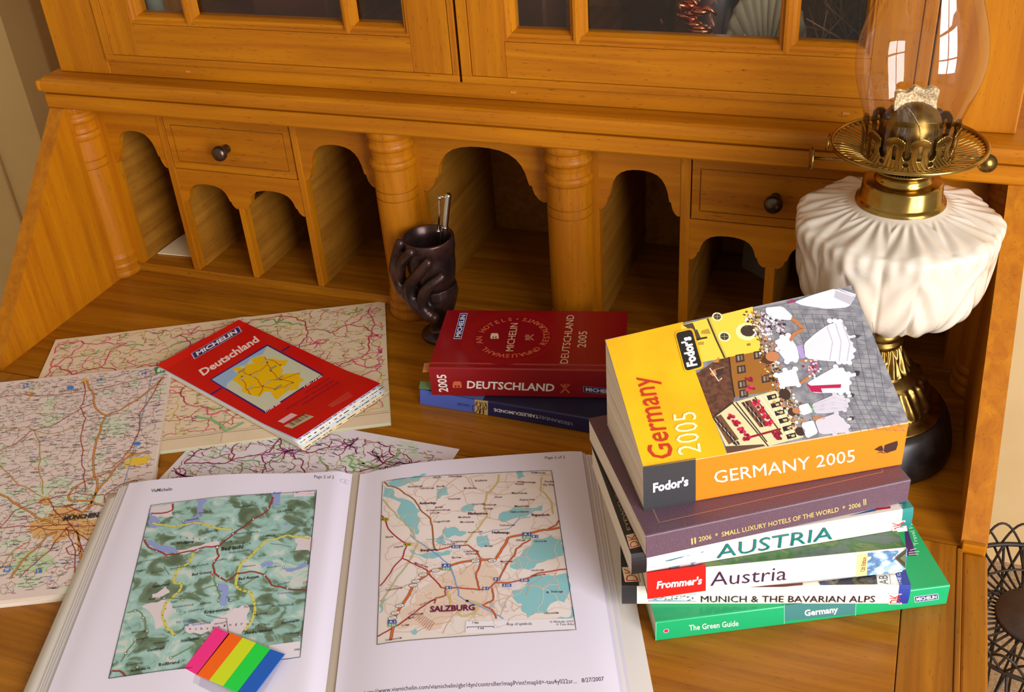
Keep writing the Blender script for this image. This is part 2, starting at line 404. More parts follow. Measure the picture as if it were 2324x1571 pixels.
for x0, x1 in ((0.0005, 0.0215), (0.372, 0.430), (0.571, 0.6275), (0.978, 0.9995)):
    m = MB(); m.box(x0, x1, FY, FY+0.010, ZF, HT-0.001, WZ)
    if x0 > 0.1 and x1 < 0.9:
        m.box(x0, x0+0.008, FY+0.010, BK, ZF, HT-0.001, DW); m.box(x1-0.008, x1, FY+0.010, BK, ZF, HT-0.001, DW)
    elif x0 < 0.1: m.box(x1-0.006, x1, FY+0.010, BK, ZF, HT-0.001, DW)
    else: m.box(x0, x0+0.006, FY+0.010, BK, ZF, HT-0.001, DW)
    m.build('face_board', BU)
HALF = [(0, 0.02), (0.05, 0.0), (0.12, 0.05), (0.185, 0.15), (0.215, 0.26), (0.22, 0.31), (0.265, 0.33), (0.285, 0.42), (0.315, 0.56), (0.37, 0.70), (0.45, 0.82), (0.56, 0.91), (0.70, 0.965), (0.85, 0.992), (1.0, 1.0)]
def arch(x0, x1, zl, zt):
    c, hw = (x0+x1)/2, (x1-x0)/2
    L = [(x0+hw*a, zl+(zt-zl)*b) for a, b in HALF]; R = [(x1-hw*a, zl+(zt-zl)*b) for a, b in HALF[:-1]][::-1]
    return L+R
def valance(x0, x1, ztop, arches):
    pts = [(x0, ztop)]
    for a in arches: pts += arch(*a)
    pts += [(x1, ztop)]
    m = MB(); m.prism(pts[::-1], lambda a, b, d: (a, d, b), FY, FY+0.008, WX, side=WX); m.build('arched_valance', BU)
valance(0.0215, 0.0975, HT-0.001, [(0.0215, 0.0975, 0.149, 0.193)])
valance(0.2825, 0.372, HT-0.001, [(0.2825, 0.372, 0.150, 0.197)])
valance(0.430, 0.571, HT-0.001, [(0.430, 0.571, 0.152, 0.2085)])
valance(0.6275, 0.7115, HT-0.001, [(0.6275, 0.7115, 0.151, 0.198)])
valance(0.9015, 0.978, HT-0.001, [(0.9015, 0.978, 0.149, 0.193)])
valance(0.107, 0.2745, 0.150, [(0.107, 0.1845, 0.104, 0.1325), (0.1915, 0.2745, 0.104, 0.1325)])
valance(0.7215, 0.892, 0.150, [(0.7215, 0.7985, 0.104, 0.1345), (0.808, 0.892, 0.104, 0.1345)])
def drawer(x0, x1):
    z0, z1 = 0.1515, 0.2145; y0 = FY-0.0015
    m = MB(); g = 0.0085; s = 0.0011
    m.box(x0+0.001, x1-0.001, y0+0.0014, BK-0.02, z0, z1, DW)
    for a, b, c, d in ((x0+.001, x1-.001, z0, z0+g), (x0+.001, x1-.001, z1-g, z1), (x0+.001, x0+g, z0+g, z1-g), (x1-g, x1-.001, z0+g, z1-g)):
        m.box(a, b, y0, y0+0.0015, c, d, WX)
    m.box(x0+g+s, x1-g-s, y0, y0+0.0015, z0+g+s, z1-g-s, WX, 0.0003)
    d = m.build('drawer', BU)
    m = MB(); c = V(((x0+x1)/2-0.003, y0, (z0+z1)/2-0.001)); prof = [(0.0052, 0), (0.005, 0.003), (0.0042, 0.006), (0.0062, 0.009), (0.0086, 0.0125), (0.0090, 0.0155), (0.0078, 0.019), (0.004, 0.0208), (0.0001, 0.0212)]
    n = 28; vs = []
    for r, z in prof:
        for k in range(n): a = 2*pi*k/n; vs.append((c.x+r*cos(a), c.y-z, c.z+r*sin(a)))
    m.add(vs, [(i*n+k, i*n+(k+1) % n, (i+1)*n+(k+1) % n, (i+1)*n+k) for i in range(len(prof)-1) for k in range(n)], PEWTER, True)
    k_ = m.build('knob', d); k_['label'] = 'dark metal knob'
drawer(0.1075, 0.274); drawer(0.722, 0.8915)
m = MB(); m.box(0.4855, 0.503, FY-0.0012, FY+0.001, 0.2150, 0.2185, ink((190, 170, 120), 0.3, 0, 0.8), 0.0004); m.build('catch_plate', BU)
# split turned columns: rings at head and foot, pairs of scribed lines
CP = [(0.0245, 0.0), (0.0262, 0.002), (0.0268, 0.005), (0.0262, 0.009), (0.0238, 0.0105), (0.0238, 0.012), (0.0256, 0.0135), (0.0262, 0.0165), (0.0254, 0.0195), (0.0232, 0.021), (0.0240, 0.024), (0.0247, 0.027), (0.0240, 0.030), (0.0228, 0.032), (0.0228, 0.042),
      (0.0231, 0.10), (0.0233, 0.148), (0.0217, 0.1483), (0.0217, 0.1494), (0.0233, 0.1498), (0.0233, 0.158), (0.0217, 0.1583), (0.0217, 0.1594), (0.0233, 0.1598), (0.0232, 0.184), (0.0240, 0.1845), (0.0252, 0.187), (0.0256, 0.190), (0.0250, 0.193), (0.0226, 0.1945), (0.0222, 0.199), (0.0232, 0.205), (0.0250, 0.2075), (0.0256, 0.210), (0.0250, 0.2125), (0.0236, 0.2145), (0.0236, 0.218), (0.0252, 0.2205), (0.0258, 0.2235), (0.0255, 0.2284)]
for cx, cl in ((-0.012, lambda x: max(x, -0.004)), (0.4015, None), (0.5985, None), (1.012, lambda x: min(x, 1.004))):
    m = MB(); m.turned((cx, 0.0235, 0.0), CP, WZ, 56, clamp=cl, cap=True); m.build('column', BU)
# moulded top: flat fascia under a bullnose
prof = [(0.10, HT), (-0.003, HT), (-0.0045, HT+0.002), (-0.0045, 0.2435), (-0.003, 0.2452), (0.0, 0.2456), (0.0, 0.2465), (-0.0035, 0.2470), (-0.0060, 0.2490), (-0.0068, 0.2530), (-0.0066, 0.2580), (-0.0050, 0.2612), (-0.0015, 0.2632), (0.004, 0.2642), (0.35, 0.2642), (0.35, HT)]
m = MB(); m.prism(prof[::-1], lambda a, b, d: (d, a, b), -0.021, 1.021, WX, side=WX); m.box(-0.026, -0.021, -0.002, 0.34, 0.231, 0.2435, WX, 0.002); m.box(1.021, 1.026, -0.002, 0.34, 0.231, 0.2435, WX, 0.002)
m.box(-0.028, -0.021, -0.008, 0.34, 0.249, 0.262, WX, 0.003); m.box(1.021, 1.028, -0.008, 0.34, 0.249, 0.262, WX, 0.003); m.build('top_moulding', BU)

# ================================================================== glazed bookcase standing on the bureau
Z0 = 0.2645; ZT = 0.66; CY = 0.020; WB = 0.331
BC = thing('glazed_bookcase', 'honey pine bookcase top with two glazed doors standing on the bureau', 'bookcase', (0.4925, 0.18, Z0))
for x0, x1 in ((-0.0105, 0.0602), (0.9252, 0.9998)):
    m = MB(); m.box(x0, x1, CY, CY+0.02, Z0, ZT, WZ, 0.0012); m.build('stile', BC)
m = MB(); m.box(0.0602, 0.9252, CY+0.001, CY+0.02, Z0, 0.2805, WX, 0.0008)
for x, z in ((0.165, 0.2735), (0.545, 0.2735), (0.86, 0.2735)): m.box(x-0.003, x+0.003, CY+0.0004, CY+0.002, z-0.0012, z+0.0012, ink((190, 120, 40), 0.6))
m.build('base_rail', BC)
for x0, x1 in ((-0.0105, 0.004), (0.985, 0.9998)):
    m = MB(); m.box(x0, x1, CY+0.02, 0.33, Z0, ZT, WZ); m.build('side_board', BC)
m = MB(); m.box(-0.0105, 0.9998, 0.32, 0.332, Z0, ZT, DW); m.build('back_board', BC)
m = MB(); m.box(0.004, 0.985, CY+0.02, 0.32, Z0, 0.272, DW); m.build('shelf', BC)
m = MB(); m.box(-0.02, 1.01, CY-0.01, 0.335, ZT, ZT+0.03, WX, 0.006); m.build('cornice', BC)
def door(x0, x1, wx0, wx1, muns, lip):
    y0, y1 = 0.0165, 0.036; z0 = 0.2815; z1 = ZT-0.004; g = 0.0009; bz = 0.2887
    m = MB(); ym = y0+0.0016
    m.box(x0+0.001, wx0-0.0005, ym, y1, z0+0.001, z1, WZ); m.box(wx1+0.0005, x1-0.001, ym, y1, z0+0.001, z1, WZ); m.box(wx0, wx1, ym, y1, z0+0.001, WB-0.006, WX); m.box(wx0, wx1, ym, y1, z1-0.05, z1, WX)
    bl = 0.0108
    # bead strips round the edge, then the flats, with a scribed gap between
    m.box(x0, x1, y0, ym, z0, bz, WX, 0.0005)
    m.box(x0, x0+bl, y0, ym, bz, z1, WZ, 0.0005); m.box(x1-bl*lip, x1, y0, ym, bz, z1, WZ, 0.0005)
    m.box(x0+bl+g, wx0-0.0003, y0, ym, bz+g, z1, WZ, 0.0003); m.box(wx1+0.0003, x1-bl*lip-g, y0, ym, bz+g, z1, WZ, 0.0003); m.box(wx0, wx1, y0, ym, bz+g, WB-0.0065, WX, 0.0003)
    # bevelled glazing bead round the opening
    b = 0.009
    m.prism([(y0+0.0004, WB-0.006), (y0+0.0005, WB-0.0035), (y0+0.003, WB-0.002), (y0+0.0035, WB+0.001), (y0+0.010, WB+0.0035), (y1, WB+0.0035), (y1, WB-0.006)], lambda a, c, d: (d, a, c), wx0-0.001, wx1+0.001, WX)
    for xe, s in ((wx0, 1), (wx1, -1)):
        m.prism([(y0+0.0005, -0.001), (y0+0.0005, 0.002), (y0+0.003, 0.0035), (y0+0.0035, 0.006), (y0+0.010, 0.0085), (y1, 0.0085), (y1, -0.001)], lambda a, c, d: (xe+s*c, a, d), WB-0.004, z1-0.05, WZ)
    d = m.build('door', BC)
    for x in muns:
        m = MB(); h = 0.0085
        m.prism([(y0+0.012, -h), (y0+0.0045, -h+0.002), (y0+0.0035, -0.0035), (y0+0.0005, -0.0028), (y0, 0.0), (y0+0.0005, 0.0028), (y0+0.0035, 0.0035), (y0+0.0045, h-0.002), (y0+0.012, h)], lambda a, c, q: (x+c, a, q), WB-0.0055, z1-0.05, WZ)
        m.build('muntin', d)
    m = MB(); m.box(wx0+0.004, wx1-0.004, y0+0.0125, y0+0.0145, WB, z1-0.05, PANE); m.build('glass_pane', d)
door(0.0618, 0.4908, 0.1098, 0.4412, (0.1836, 0.3732), 0.6)
door(0.4936, 0.9240, 0.5415, 0.876, (0.6130, 0.8045), 1.0)
# ================================================================== oil lamp
LX, LY_ = 0.9155, -0.085
LM = thing('oil_lamp', 'brass oil lamp with leafy white ceramic font and clear glass chimney behind the book stack', 'oil lamp', (LX, LY_, 0)); LM.scale = (1.018, 1.018, 0.966)
m = MB(); m.lathe((LX, LY_, 0), [(0.001, 0.0), (0.070, 0.0), (0.0725, 0.003), (0.0730, 0.010), (0.0715, 0.020), (0.0690, 0.030), (0.0670, 0.036), (0.0655, 0.040), (0.0630, 0.0435), (0.0585, 0.0450), (0.02, 0.046)], BLACKBASE, 72); m.build('base', LM)
def foot(r, z, a, t):
    if 0.053 < z < 0.079: return r+0.0034*(abs(sin(7*a+60*(z-0.053)))**0.7-0.6)+0.0014*cos(28*a+140*z), z
    if 0.088 < z < 0.111: return r+0.0028*(abs(sin(6*a+50*(z-0.088)))**0.7-0.5)+0.0010*cos(24*a-160*z), z
    return r, z
PF = [(0.0590, 0.0450), (0.0598, 0.0465), (0.0590, 0.048), (0.0545, 0.0490), (0.0520, 0.0500), (0.0500, 0.0520), (0.0496, 0.0530)]
PF += [(0.0486-0.0098*((k/14)**1.3), 0.0535+0.025*k/14) for k in range(15)]
PF += [(0.0370, 0.0795), (0.0365, 0.0810), (0.0330, 0.0830), (0.0298, 0.0855), (0.0285, 0.0865), (0.0290, 0.0880)]
PF += [(0.0275-0.0110*(k/14)**0.8, 0.0885+0.0225*k/14) for k in range(15)]
PF += [(0.0170, 0.1120), (0.0185, 0.1135), (0.0192, 0.1155), (0.0185, 0.1180), (0.0170, 0.1190), (0.0172, 0.1205), (0.0180, 0.1225), (0.0172, 0.1260), (0.0150, 0.1295), (0.0135, 0.1310), (0.0128, 0.1330), (0.0135, 0.1350), (0.0138, 0.1370), (0.0120, 0.1390), (0.0115, 0.1500), (0.03, 0.1510)]
m = MB(); m.lathe((LX, LY_, 0), PF, OLDBRASS, 168, foot); m.build('pedestal', LM)
# moulded ceramic font with fan-shaped leaves
NL = 9
def sm(x, a, b): t = min(1, max(0, (x-a)/(b-a))); return t*t*(3-2*t)
def fontr(r, z, a, t):
    u = (a*NL/(2*pi)+0.35) % 1.0-0.5
    if z > 0.2355:                               # upper face: fans spreading out from the collar
        s = min(1, max(0, (r-0.036)/0.043)); ph = u/(0.40+0.60*s)
        d = 0.0009*cos(2*pi*2.5*ph)*sm(s, 0.02, 0.25)*(1-0.6*sm(s, 0.8, 1.0))
        d += 0.0014*cos(2*pi*u)*sm(s, 0.3, 1.0)
        return r+0.0018*cos(2*pi*u)*s*s+0.0006*cos(2*pi*5*u)*s*s, z+d*(1-sm(s, 0.86, 1.0))
    s = min(1, max(0, (0.2355-z)/0.083)); v = 0.5-abs(u)
    leaf = cos(2*pi*(1.9*s-2.4*abs(u)**0.8))
    fan = cos(2*pi*2.5*(u/(0.9-0.45*s)))
    d = 0.0016*leaf*sm(s, 0.12, 0.3)*(0.35+1.3*v)+0.0008*fan*(1-sm(s, 0.1, 0.5))
    d *= sm(s, 0.0, 0.15)
    d += -0.0016*exp(-(u/0.02)**2)*sm(s, 0.2, 0.4)-0.0013*exp(-((abs(u)-0.5)/0.03)**2)*sm(s, 0.0, 0.2)
    d += (0.0018*cos(2*pi*u)+0.0006*cos(2*pi*5*u))*exp(-(s/0.22)**2)
    return r+d, z-0.0010*leaf*sm(s, 0.7, 1.0)
ctrl = [(0.012, 0.1505), (0.030, 0.1500), (0.040, 0.1505), (0.0500, 0.1522), (0.0592, 0.1562), (0.0662, 0.1630), (0.0712, 0.1722), (0.0742, 0.1832), (0.0760, 0.1960), (0.0774, 0.2090), (0.0787, 0.2210), (0.0796, 0.2300), (0.0790, 0.2355), (0.0762, 0.2385), (0.0700, 0.2412), (0.0600, 0.2440), (0.0500, 0.2468), (0.0420, 0.2494), (0.0370, 0.2512), (0.0340, 0.2525)]
def dense(c, k):
    o = []
    for i in range(len(c)-1):
        p0, p1, p2, p3 = c[max(i-1, 0)], c[i], c[i+1], c[min(i+2, len(c)-1)]
        for j in range(k):
            t = j/k; o.append(tuple(0.5*(2*p1[q]+(p2[q]-p0[q])*t+(2*p0[q]-5*p1[q]+4*p2[q]-p3[q])*t*t+(3*p1[q]-p0[q]-3*p2[q]+p3[q])*t**3) for q in (0, 1)))
    return o+[c[-1]]
m = MB(); m.lathe((LX, LY_, 0), dense(ctrl, 9), CERAMIC, 360, fontr); m.build('ceramic_font', LM)
m = MB(); m.lathe((LX, LY_, 0), [(0.020, 0.2505), (0.0338, 0.2508), (0.0348, 0.2525), (0.0344, 0.2548), (0.0325, 0.2560), (0.0312, 0.2575), (0.0304, 0.2695), (0.0297, 0.2712), (0.0283, 0.2720), (0.0230, 0.2722), (0.0218, 0.2726)], BRASS, 96); m.build('collar', LM)
m = MB(); m.lathe((LX, LY_, 0), [(0.0218, 0.2725), (0.0222, 0.2735), (0.0207, 0.2745), (0.0205, 0.2800), (0.0222, 0.2812), (0.0240, 0.2822), (0.0243, 0.2832), (0.0232, 0.2840), (0.0180, 0.2842)], BRASS, 72); gal = m.build('burner_neck', LM)
# pierced gallery: curved wires between the neck and the rolled rim
m = MB(); NB = 64
for k in range(NB):
    a = 2*pi*k/NB; pts = []
    for i in range(8):
        t = i/7; r = 0.0236+0.0330*t**1.7; z = 0.2834+0.0192*t**0.62; b = a+0.05*sin(2*pi*t)
        pts.append((LX+r*cos(b), LY_+r*sin(b), z))
    m.tube(pts, [0.0006]*8, BRASS, 5)
def ring(m, r, z, rad, mat, n=96): m.tube([(LX+r*cos(2*pi*k/n), LY_+r*sin(2*pi*k/n), z) for k in range(n)], rad, mat, 8, True)
ring(m, 0.0574, 0.3032, 0.0016, BRASS); ring(m, 0.0560, 0.3018, 0.0009, BRASS); ring(m, 0.0290, 0.2928, 0.0006, BRASS); ring(m, 0.0240, 0.2834, 0.0012, BRASS)
m.build('gallery', LM)
# cut-out crown gripping the chimney
m = MB(); NT, NZ = 432, 40; z0c, z1c, rc = 0.2930, 0.3225, 0.0350; vs = []; ok = {}
def solid(a, z):
    u = (a*12/(2*pi)) % 1.0-0.5; s = (z-z0c)/(z1c-z0c); au = abs(u)
    if s < 0.36: return not ((au-0.5)**2/0.012+(s-0.24)**2/0.006 < 1)
    if (u/0.085)**2+(max(0, abs(s-0.52)-0.18)/0.08)**2 < 1: return False      # keyhole slot
    if ((au-0.5)/0.13)**2+((s-0.46)/0.10)**2 < 1: return False                # round notch
    top = 1.0-0.14*(au/0.40)**2
    return au < (0.40 if s > 0.62 else 0.33+0.1*max(0, (0.46-s)*8)) and s < top
for j in range(NZ+1):
    for i in range(NT):
        a = 2*pi*i/NT; z = z0c+(z1c-z0c)*j/NZ; r = rc+0.0014*(j/NZ)**2; vs.append((LX+r*cos(a), LY_+r*sin(a), z))
fs = [(j*NT+i, j*NT+(i+1) % NT, (j+1)*NT+(i+1) % NT, (j+1)*NT+i) for j in range(NZ) for i in range(NT) if solid(2*pi*(i+.5)/NT, z0c+(z1c-z0c)*(j+.5)/NZ)]
m.add(vs, fs, BRASS, True); cr = m.build('crown', LM); md = cr.modifiers.new('t', 'SOLIDIFY'); md.thickness = 0.0007
# domed burner with its slot, and the wick
m = MB(); m.lathe((LX, LY_, 0), [(0.0245, 0.2890), (0.0245, 0.3000), (0.0240, 0.3100), (0.0228, 0.3190), (0.0205, 0.3270), (0.0170, 0.3330), (0.0120, 0.3368), (0.0060, 0.3385), (0.0005, 0.3390)], OLDBRASS, 64)
for k in range(2):
    a = 0.45+k*pi; m.ball((LX+0.0195*cos(a), LY_+0.0195*sin(a), 0.3285), 0.0042, ink((30, 22, 16)), (0.9, 0.9, 0.55))
m.build('burner_dome', LM)
WICK = noisy('cotton_wick', (176, 150, 108), (238, 220, 182), 700, 0.9, bump=0.8)
m = MB(); vs = []; nx, nz = 18, 10; ca, sa = cos(0.30), sin(0.30)
for side in (0, 1):
    for j in range(nz+1):
        for i in range(nx+1):
            x = -0.0155+0.031*i/nx; z = 0.3345+(0.0125 if j == nz and i < 8 else 0.0155)*j/nz+0.0012*sin(i*0.9)*(j/nz); y = (0.0022 if side else -0.0022)*(1+0.5*sin(j*0.9))-0.0022*cos(i*0.35)
            z -= 0.010*max(0, abs(x)/0.0155-0.2)*(1-j/nz)*0.8
            vs.append((LX+x*ca-y*sa, LY_+x*sa+y*ca, z))
N1 = (nx+1)*(nz+1); fs = []
for side in (0, 1):
    for j in range(nz):
        for i in range(nx): a = side*N1+j*(nx+1)+i; fs.append((a, a+1, a+nx+2, a+nx+1))
for i in range(nx): a = nz*(nx+1)+i; fs.append((a, a+1, N1+a+1, N1+a))
for j in range(nz):
    for i in (0, nx): a = j*(nx+1)+i; fs.append((a, a+nx+1, N1+a+nx+1, N1+a))
m.add(vs, fs, WICK); 
m.tube([(LX-0.004, LY_-0.012, 0.338), (LX+0.001, LY_-0.017, 0.334), (LX+0.006, LY_-0.0205, 0.327), (LX+0.009, LY_-0.0235, 0.318), (LX+0.010, LY_-0.0245, 0.313)], 0.0003, WICK, 5); m.build('wick', LM)
# wick winders on the left, a raising lever on the right
def winder(p, q, r, disc):
    m = MB(); p, q = V(p), V(q); m.tube([p, q], r, OLDBRASS, 8); d = (q-p).normalized()
    m.tube([q-d*0.0012, q-d*0.0008, q+d*0.0008, q+d*0.0012], [disc*0.92, disc, disc, disc*0.92], OLDBRASS, 28); m.build('wick_winder', LM)
winder((LX-0.018, LY_-0.006, 0.2885), (LX-0.0700, LY_-0.016, 0.2915), 0.0013, 0.0092)
winder((LX-0.018, LY_+0.010, 0.2905), (LX-0.0600, LY_+0.012, 0.2945), 0.0012, 0.0075)
m = MB(); p = V((LX+0.024, LY_+0.010, 0.2885)); q = V((LX+0.0560, LY_+0.014, 0.2880)); m.tube([p, (p+q)/2+V((0, 0, 0.002)), q], 0.0016, OLDBRASS, 8)
vd = (CPOS-q).normalized(); vd = V((0.1, -0.95, 0.3)).normalized(); m.tube([q+V((0.003, 0, -0.003))-vd*0.0007, q+V((0.003, 0, -0.003))+vd*0.0007], [0.0075, 0.0075], OLDBRASS, 28); m.build('raising_lever', LM)
m = MB(); ch = dense([(0.0322, 0.2960), (0.0325, 0.3080), (0.0345, 0.3230), (0.0395, 0.3400), (0.0440, 0.3560), (0.0462, 0.3710), (0.0455, 0.3860), (0.0420, 0.4020), (0.0370, 0.4180), (0.0310, 0.4370), (0.0262, 0.4600), (0.0235, 0.4900), (0.0225, 0.5300), (0.0222, 0.5700)], 5)
m.lathe((LX, LY_, 0), ch, GLASS, 96); m.build('glass_chimney', LM)

# ================================================================== bronze hand cup and the pen in it
CX, CYc = 0.4555, -0.0170
cupb = onplane((1000, 757), V((0, CYc, 0)), V((0, 1, 0)))
HC = thing('hand_cup', 'dark bronze cup held up in a sculpted hand, behind the red guide', 'cup', (CX, CYc, 0))
RC = aty(969, 537, CYc); CT = V((RC.x, CYc, RC.z)); CB = V((RC.x+0.0015, CYc+0.001, RC.z-0.066))
cp = [(0.0005, 0.0), (0.012, 0.001), (0.0195, 0.006), (0.0240, 0.016), (0.0262, 0.030), (0.0268, 0.045), (0.0272, 0.0515), (0.0282, 0.0525), (0.0284, 0.0640), (0.0280, 0.0658), (0.0268, 0.0662), (0.0255, 0.0655), (0.0248, 0.050), (0.0235, 0.030), (0.0205, 0.014), (0.012, 0.006), (0.0005, 0.005)]
m = MB(); m.lathe((0, 0, 0), cp, BRONZE, 64)
m.v = [tuple(V((x, y, z)) + CB + (CT-CB)*0 + V(((CT-CB).x*z/0.066, 0, 0))) for x, y, z in m.v]
m.build('cup_bowl', HC)
def hug(px, r):           # point where a finger of radius r lies against the bowl
    o = V((CT.x, CYc, 0)); d = ray(px); a = d.x*d.x+d.y*d.y; q = CPOS-o; b = q.x*d.x+q.y*d.y; zz = None
    for R in (0.0265+r*0.55,):
        disc = b*b-a*(q.x*q.x+q.y*q.y-R*R)
        t = (-b-sqrt(disc))/a if disc > 0 else -b/a
    return CPOS+d*t
hm = MB()
def finger(pts, r0, r1):
    P = [hug(p, r0) for p in pts]; n = len(P); P2 = []
    for i in range(n-1):
        for k in range(5):
            t = k/5; a, b, c, d = P[max(i-1, 0)], P[i], P[i+1], P[min(i+2, n-1)]
            P2.append(0.5*(2*b+(c-a)*t+(2*a-5*b+4*c-d)*t*t+(3*b-a-3*c+d)*t**3))
    P2.append(P[-1]); N = len(P2); R = [r0+(r1-r0)*(1-i/(N-1))+0.0006*exp(-((i/(N-1)-0.38)/0.07)**2)+0.0006*exp(-((i/(N-1)-0.72)/0.07)**2) for i in range(N)]
    hm.tube(P2, R, BRONZE, 10); hm.ball(P2[0], R[0], BRONZE); hm.ball(P2[-1], R[-1], BRONZE)
    return P2
finger([(908, 552), (899, 583), (896, 612), (905, 642), (924, 672), (955, 700)], 0.0068, 0.0056)
finger([(932, 573), (914, 592), (907, 618), (914, 647), (930, 676), (960, 705)], 0.0072, 0.0058)
finger([(971, 597), (948, 624), (931, 647), (935, 676), (950, 698), (975, 716)], 0.0076, 0.0058)
finger([(1002, 629), (978, 646), (962, 666), (959, 692), (970, 712), (985, 722)], 0.0072, 0.0054)
# thumb round the far side, palm under the bowl, wrist and disc foot
hm.tube([CB+V((0.006, 0.010, -0.012)), CB+V((0.002, 0.026, 0.002)), CB+V((-0.004, 0.0315, 0.018)), CB+V((-0.008, 0.031, 0.036))], [0.0085, 0.0080, 0.0068, 0.0052], BRONZE, 10)
hm.ball(CB+V((-0.008, 0.031, 0.036)), 0.0052, BRONZE)
pal = [V((CX, CYc, 0.004)), V((CX-0.0005, CYc, 0.016)), V((CX+0.001, CYc, 0.028)), V((CX+0.001, CYc, 0.040)), CB+V((0.002, 0, -0.004)), CB+V((0.001, 0, 0.008))]
hm.tube(pal, [0.0140, 0.0120, 0.0135, 0.0185, 0.0240, 0.0235], BRONZE, 18)
hm.ball(CB+V((0.001, -0.004, -0.006)), 0.0205, BRONZE, (1.05, 1, 0.8))
hm.lathe((CX, CYc, 0), [(0.0005, 0.0), (0.0225, 0.0), (0.0235, 0.002), (0.0225, 0.005), (0.0180, 0.008), (0.0130, 0.0105), (0.0005, 0.013)], BRONZE, 40)
hand = hm.build('hand', HC)
md = hand.modifiers.new('r', 'REMESH'); md.mode = 'VOXEL'; md.voxel_size = 0.0011; md.use_smooth_shade = True
md = hand.modifiers.new('s', 'SMOOTH'); md.factor = 0.5; md.iterations = 4
pb = CB+V((0.004, 0.004, 0.010)); pt = aty(1017, 440, CYc+0.012)
PN = thing('pen', 'silver pen with a curled clip standing in the bronze hand cup', 'pen', pb)
dv = (pt-pb); Lp = dv.length; dv.normalize()
m = MB(); m.tube([pb, pb+dv*0.006, pb+dv*(Lp-0.002), pb+dv*Lp], [0.0008, 0.0036, 0.0036, 0.0030], STEEL, 16); ringp = pb+dv*(Lp*0.62); m.tube([ringp, ringp+dv*0.002], [0.0040, 0.0040], STEEL, 16); m.build('barrel', PN)
sd = V((-0.85, -0.5, 0.05)); sd = (sd-dv*sd.dot(dv)).normalized()
m = MB(); m.tube([pb+dv*(Lp-0.004)+sd*0.003, pb+dv*(Lp-0.003)+sd*0.0075, pb+dv*(Lp-0.010)+sd*0.0085, pb+dv*(Lp-0.022)+sd*0.0070, pb+dv*(Lp-0.042)+sd*0.0062], 0.0012, STEEL, 8)
m.ball(pb+dv*(Lp-0.044)+sd*0.0062, 0.0022, STEEL); m.ball(pb+dv*(Lp-0.005)+sd*0.0085, 0.0024, STEEL); m.build('clip', PN)
# ================================================================== books
def book(name, label, x, y, th, L, Dp, z0, t, tb=None, cover=None, spine=None, ct=0.0007, bulge=0.0, hard=0.0, group=None, tbr=None, coat=0.35, rough=0.4, back=None):
    tb = t if tb is None else tb; o = V((x, y, z0)); u = V((cos(th), sin(th), 0)); wv = V((-sin(th), cos(th), 0)); k = V((0, 0, 1))
    c = o+u*L/2+wv*Dp/2
    T = thing(name, label, 'book', (c.x, c.y, z0), 'travel books in the tall stack' if x > 0.7 else 'books lying by the hand cup')
    tw = 0.0 if tbr is None else tbr-tb
    f = lambda a, b, d: o+wv*a+k*(b+tw*(a/Dp)*(d/L)*(b > t*0.5))+u*d
    m = MB(); ns = 24; r = 0.0012
    fr = [(-bulge*(1-(2*i/ns-1)**2), t*i/ns) for i in range(ns+1)]
    if not bulge: fr = [(r, 0), (r*.3, r*.3), (0, r), (0, t-r), (r*.3, t-r*.3), (r, t)]
    n = len(fr)
    j = 0.006 if hard else 0.0
    outer = fr[:]; top0 = len(outer)
    if hard: outer += [(0.0055, t), (0.0066, t-0.0011), (0.0085, t-0.0011), (0.0096, t)]
    outer += [(Dp, t+(tb-t))]
    inner = [(Dp, tb-ct), (ct, t-ct), (ct, ct), (Dp, ct), (Dp, 0)]
    poly = outer+inner; N = len(poly)
    # faces by role: spine faces, then the front cover, then the rest
    sp = spine; co = cover; bk = back or cover
    for i in range(N):
        p, q = poly[i], poly[(i+1) % N]
        if tw and i == len(outer)-2: continue
        mt = sp if i < n-1 else (co if i < len(outer)-1 else (bk if i >= N-1 else PAGES if False else co))
        m.add([f(*p, 0), f(*q, 0), f(*q, L), f(*p, L)], [(0, 3, 2, 1)], mt, False)
    tri = tessellate_polygon([[V((a, b, 0)) for a, b in poly]])
    m.add([f(a, b, 0) for a, b in poly], tri, co); m.add([f(a, b, L) for a, b in poly], tri, co)
    vt = (wv*Dp+k*(tb-t)).normalized()
    vl = (wv*Dp+k*(tb-t)).length
    top = Canvas(m, o+k*(t+(0.0001 if tw else 0)), u, vt, (lambda a, b: tw*(b/vl)*(a/L)*wv.dot(vt)) if tw else None, coat=coat, rough=rough)
    if tw: top.grid([(0, 0), (L, 0), (L, vl), (0, vl)], co, 0.008)
    spn = Canvas(m, o, u, k, (lambda a, b: bulge*(1-(2*min(max(b, 0), t)/t-1)**2)) if bulge else None, coat=coat, rough=rough)
    pin = 0.0004+hard; p = MB()
    gp = 0.0001 if not tw else 0.0012
    pg = [(ct+0.0001, ct+0.0001), (Dp-0.0006-hard, ct+0.0001), (Dp-0.0006-hard, t+(tb-t)*(1-(0.0006+hard)/Dp)-ct-gp), (ct+0.0001, t-ct-gp)]
    p.prism(pg, lambda a, b, d: f(a, b, d), pin, L-pin, PAGES); p.build('page_block', T)
    return T, m, top, spn
def done(T, m, nm='cover'): return m.build(nm, T)
S4 = crop(1330, 950, 2.338); B5 = crop(1330, 980, 3.143); B6 = crop(1640, 1040, 3.5696); RD = crop(850, 420, 2.7083); FC = crop(1340, 640, 3.058); S2 = crop(1330, 640, 2.338)
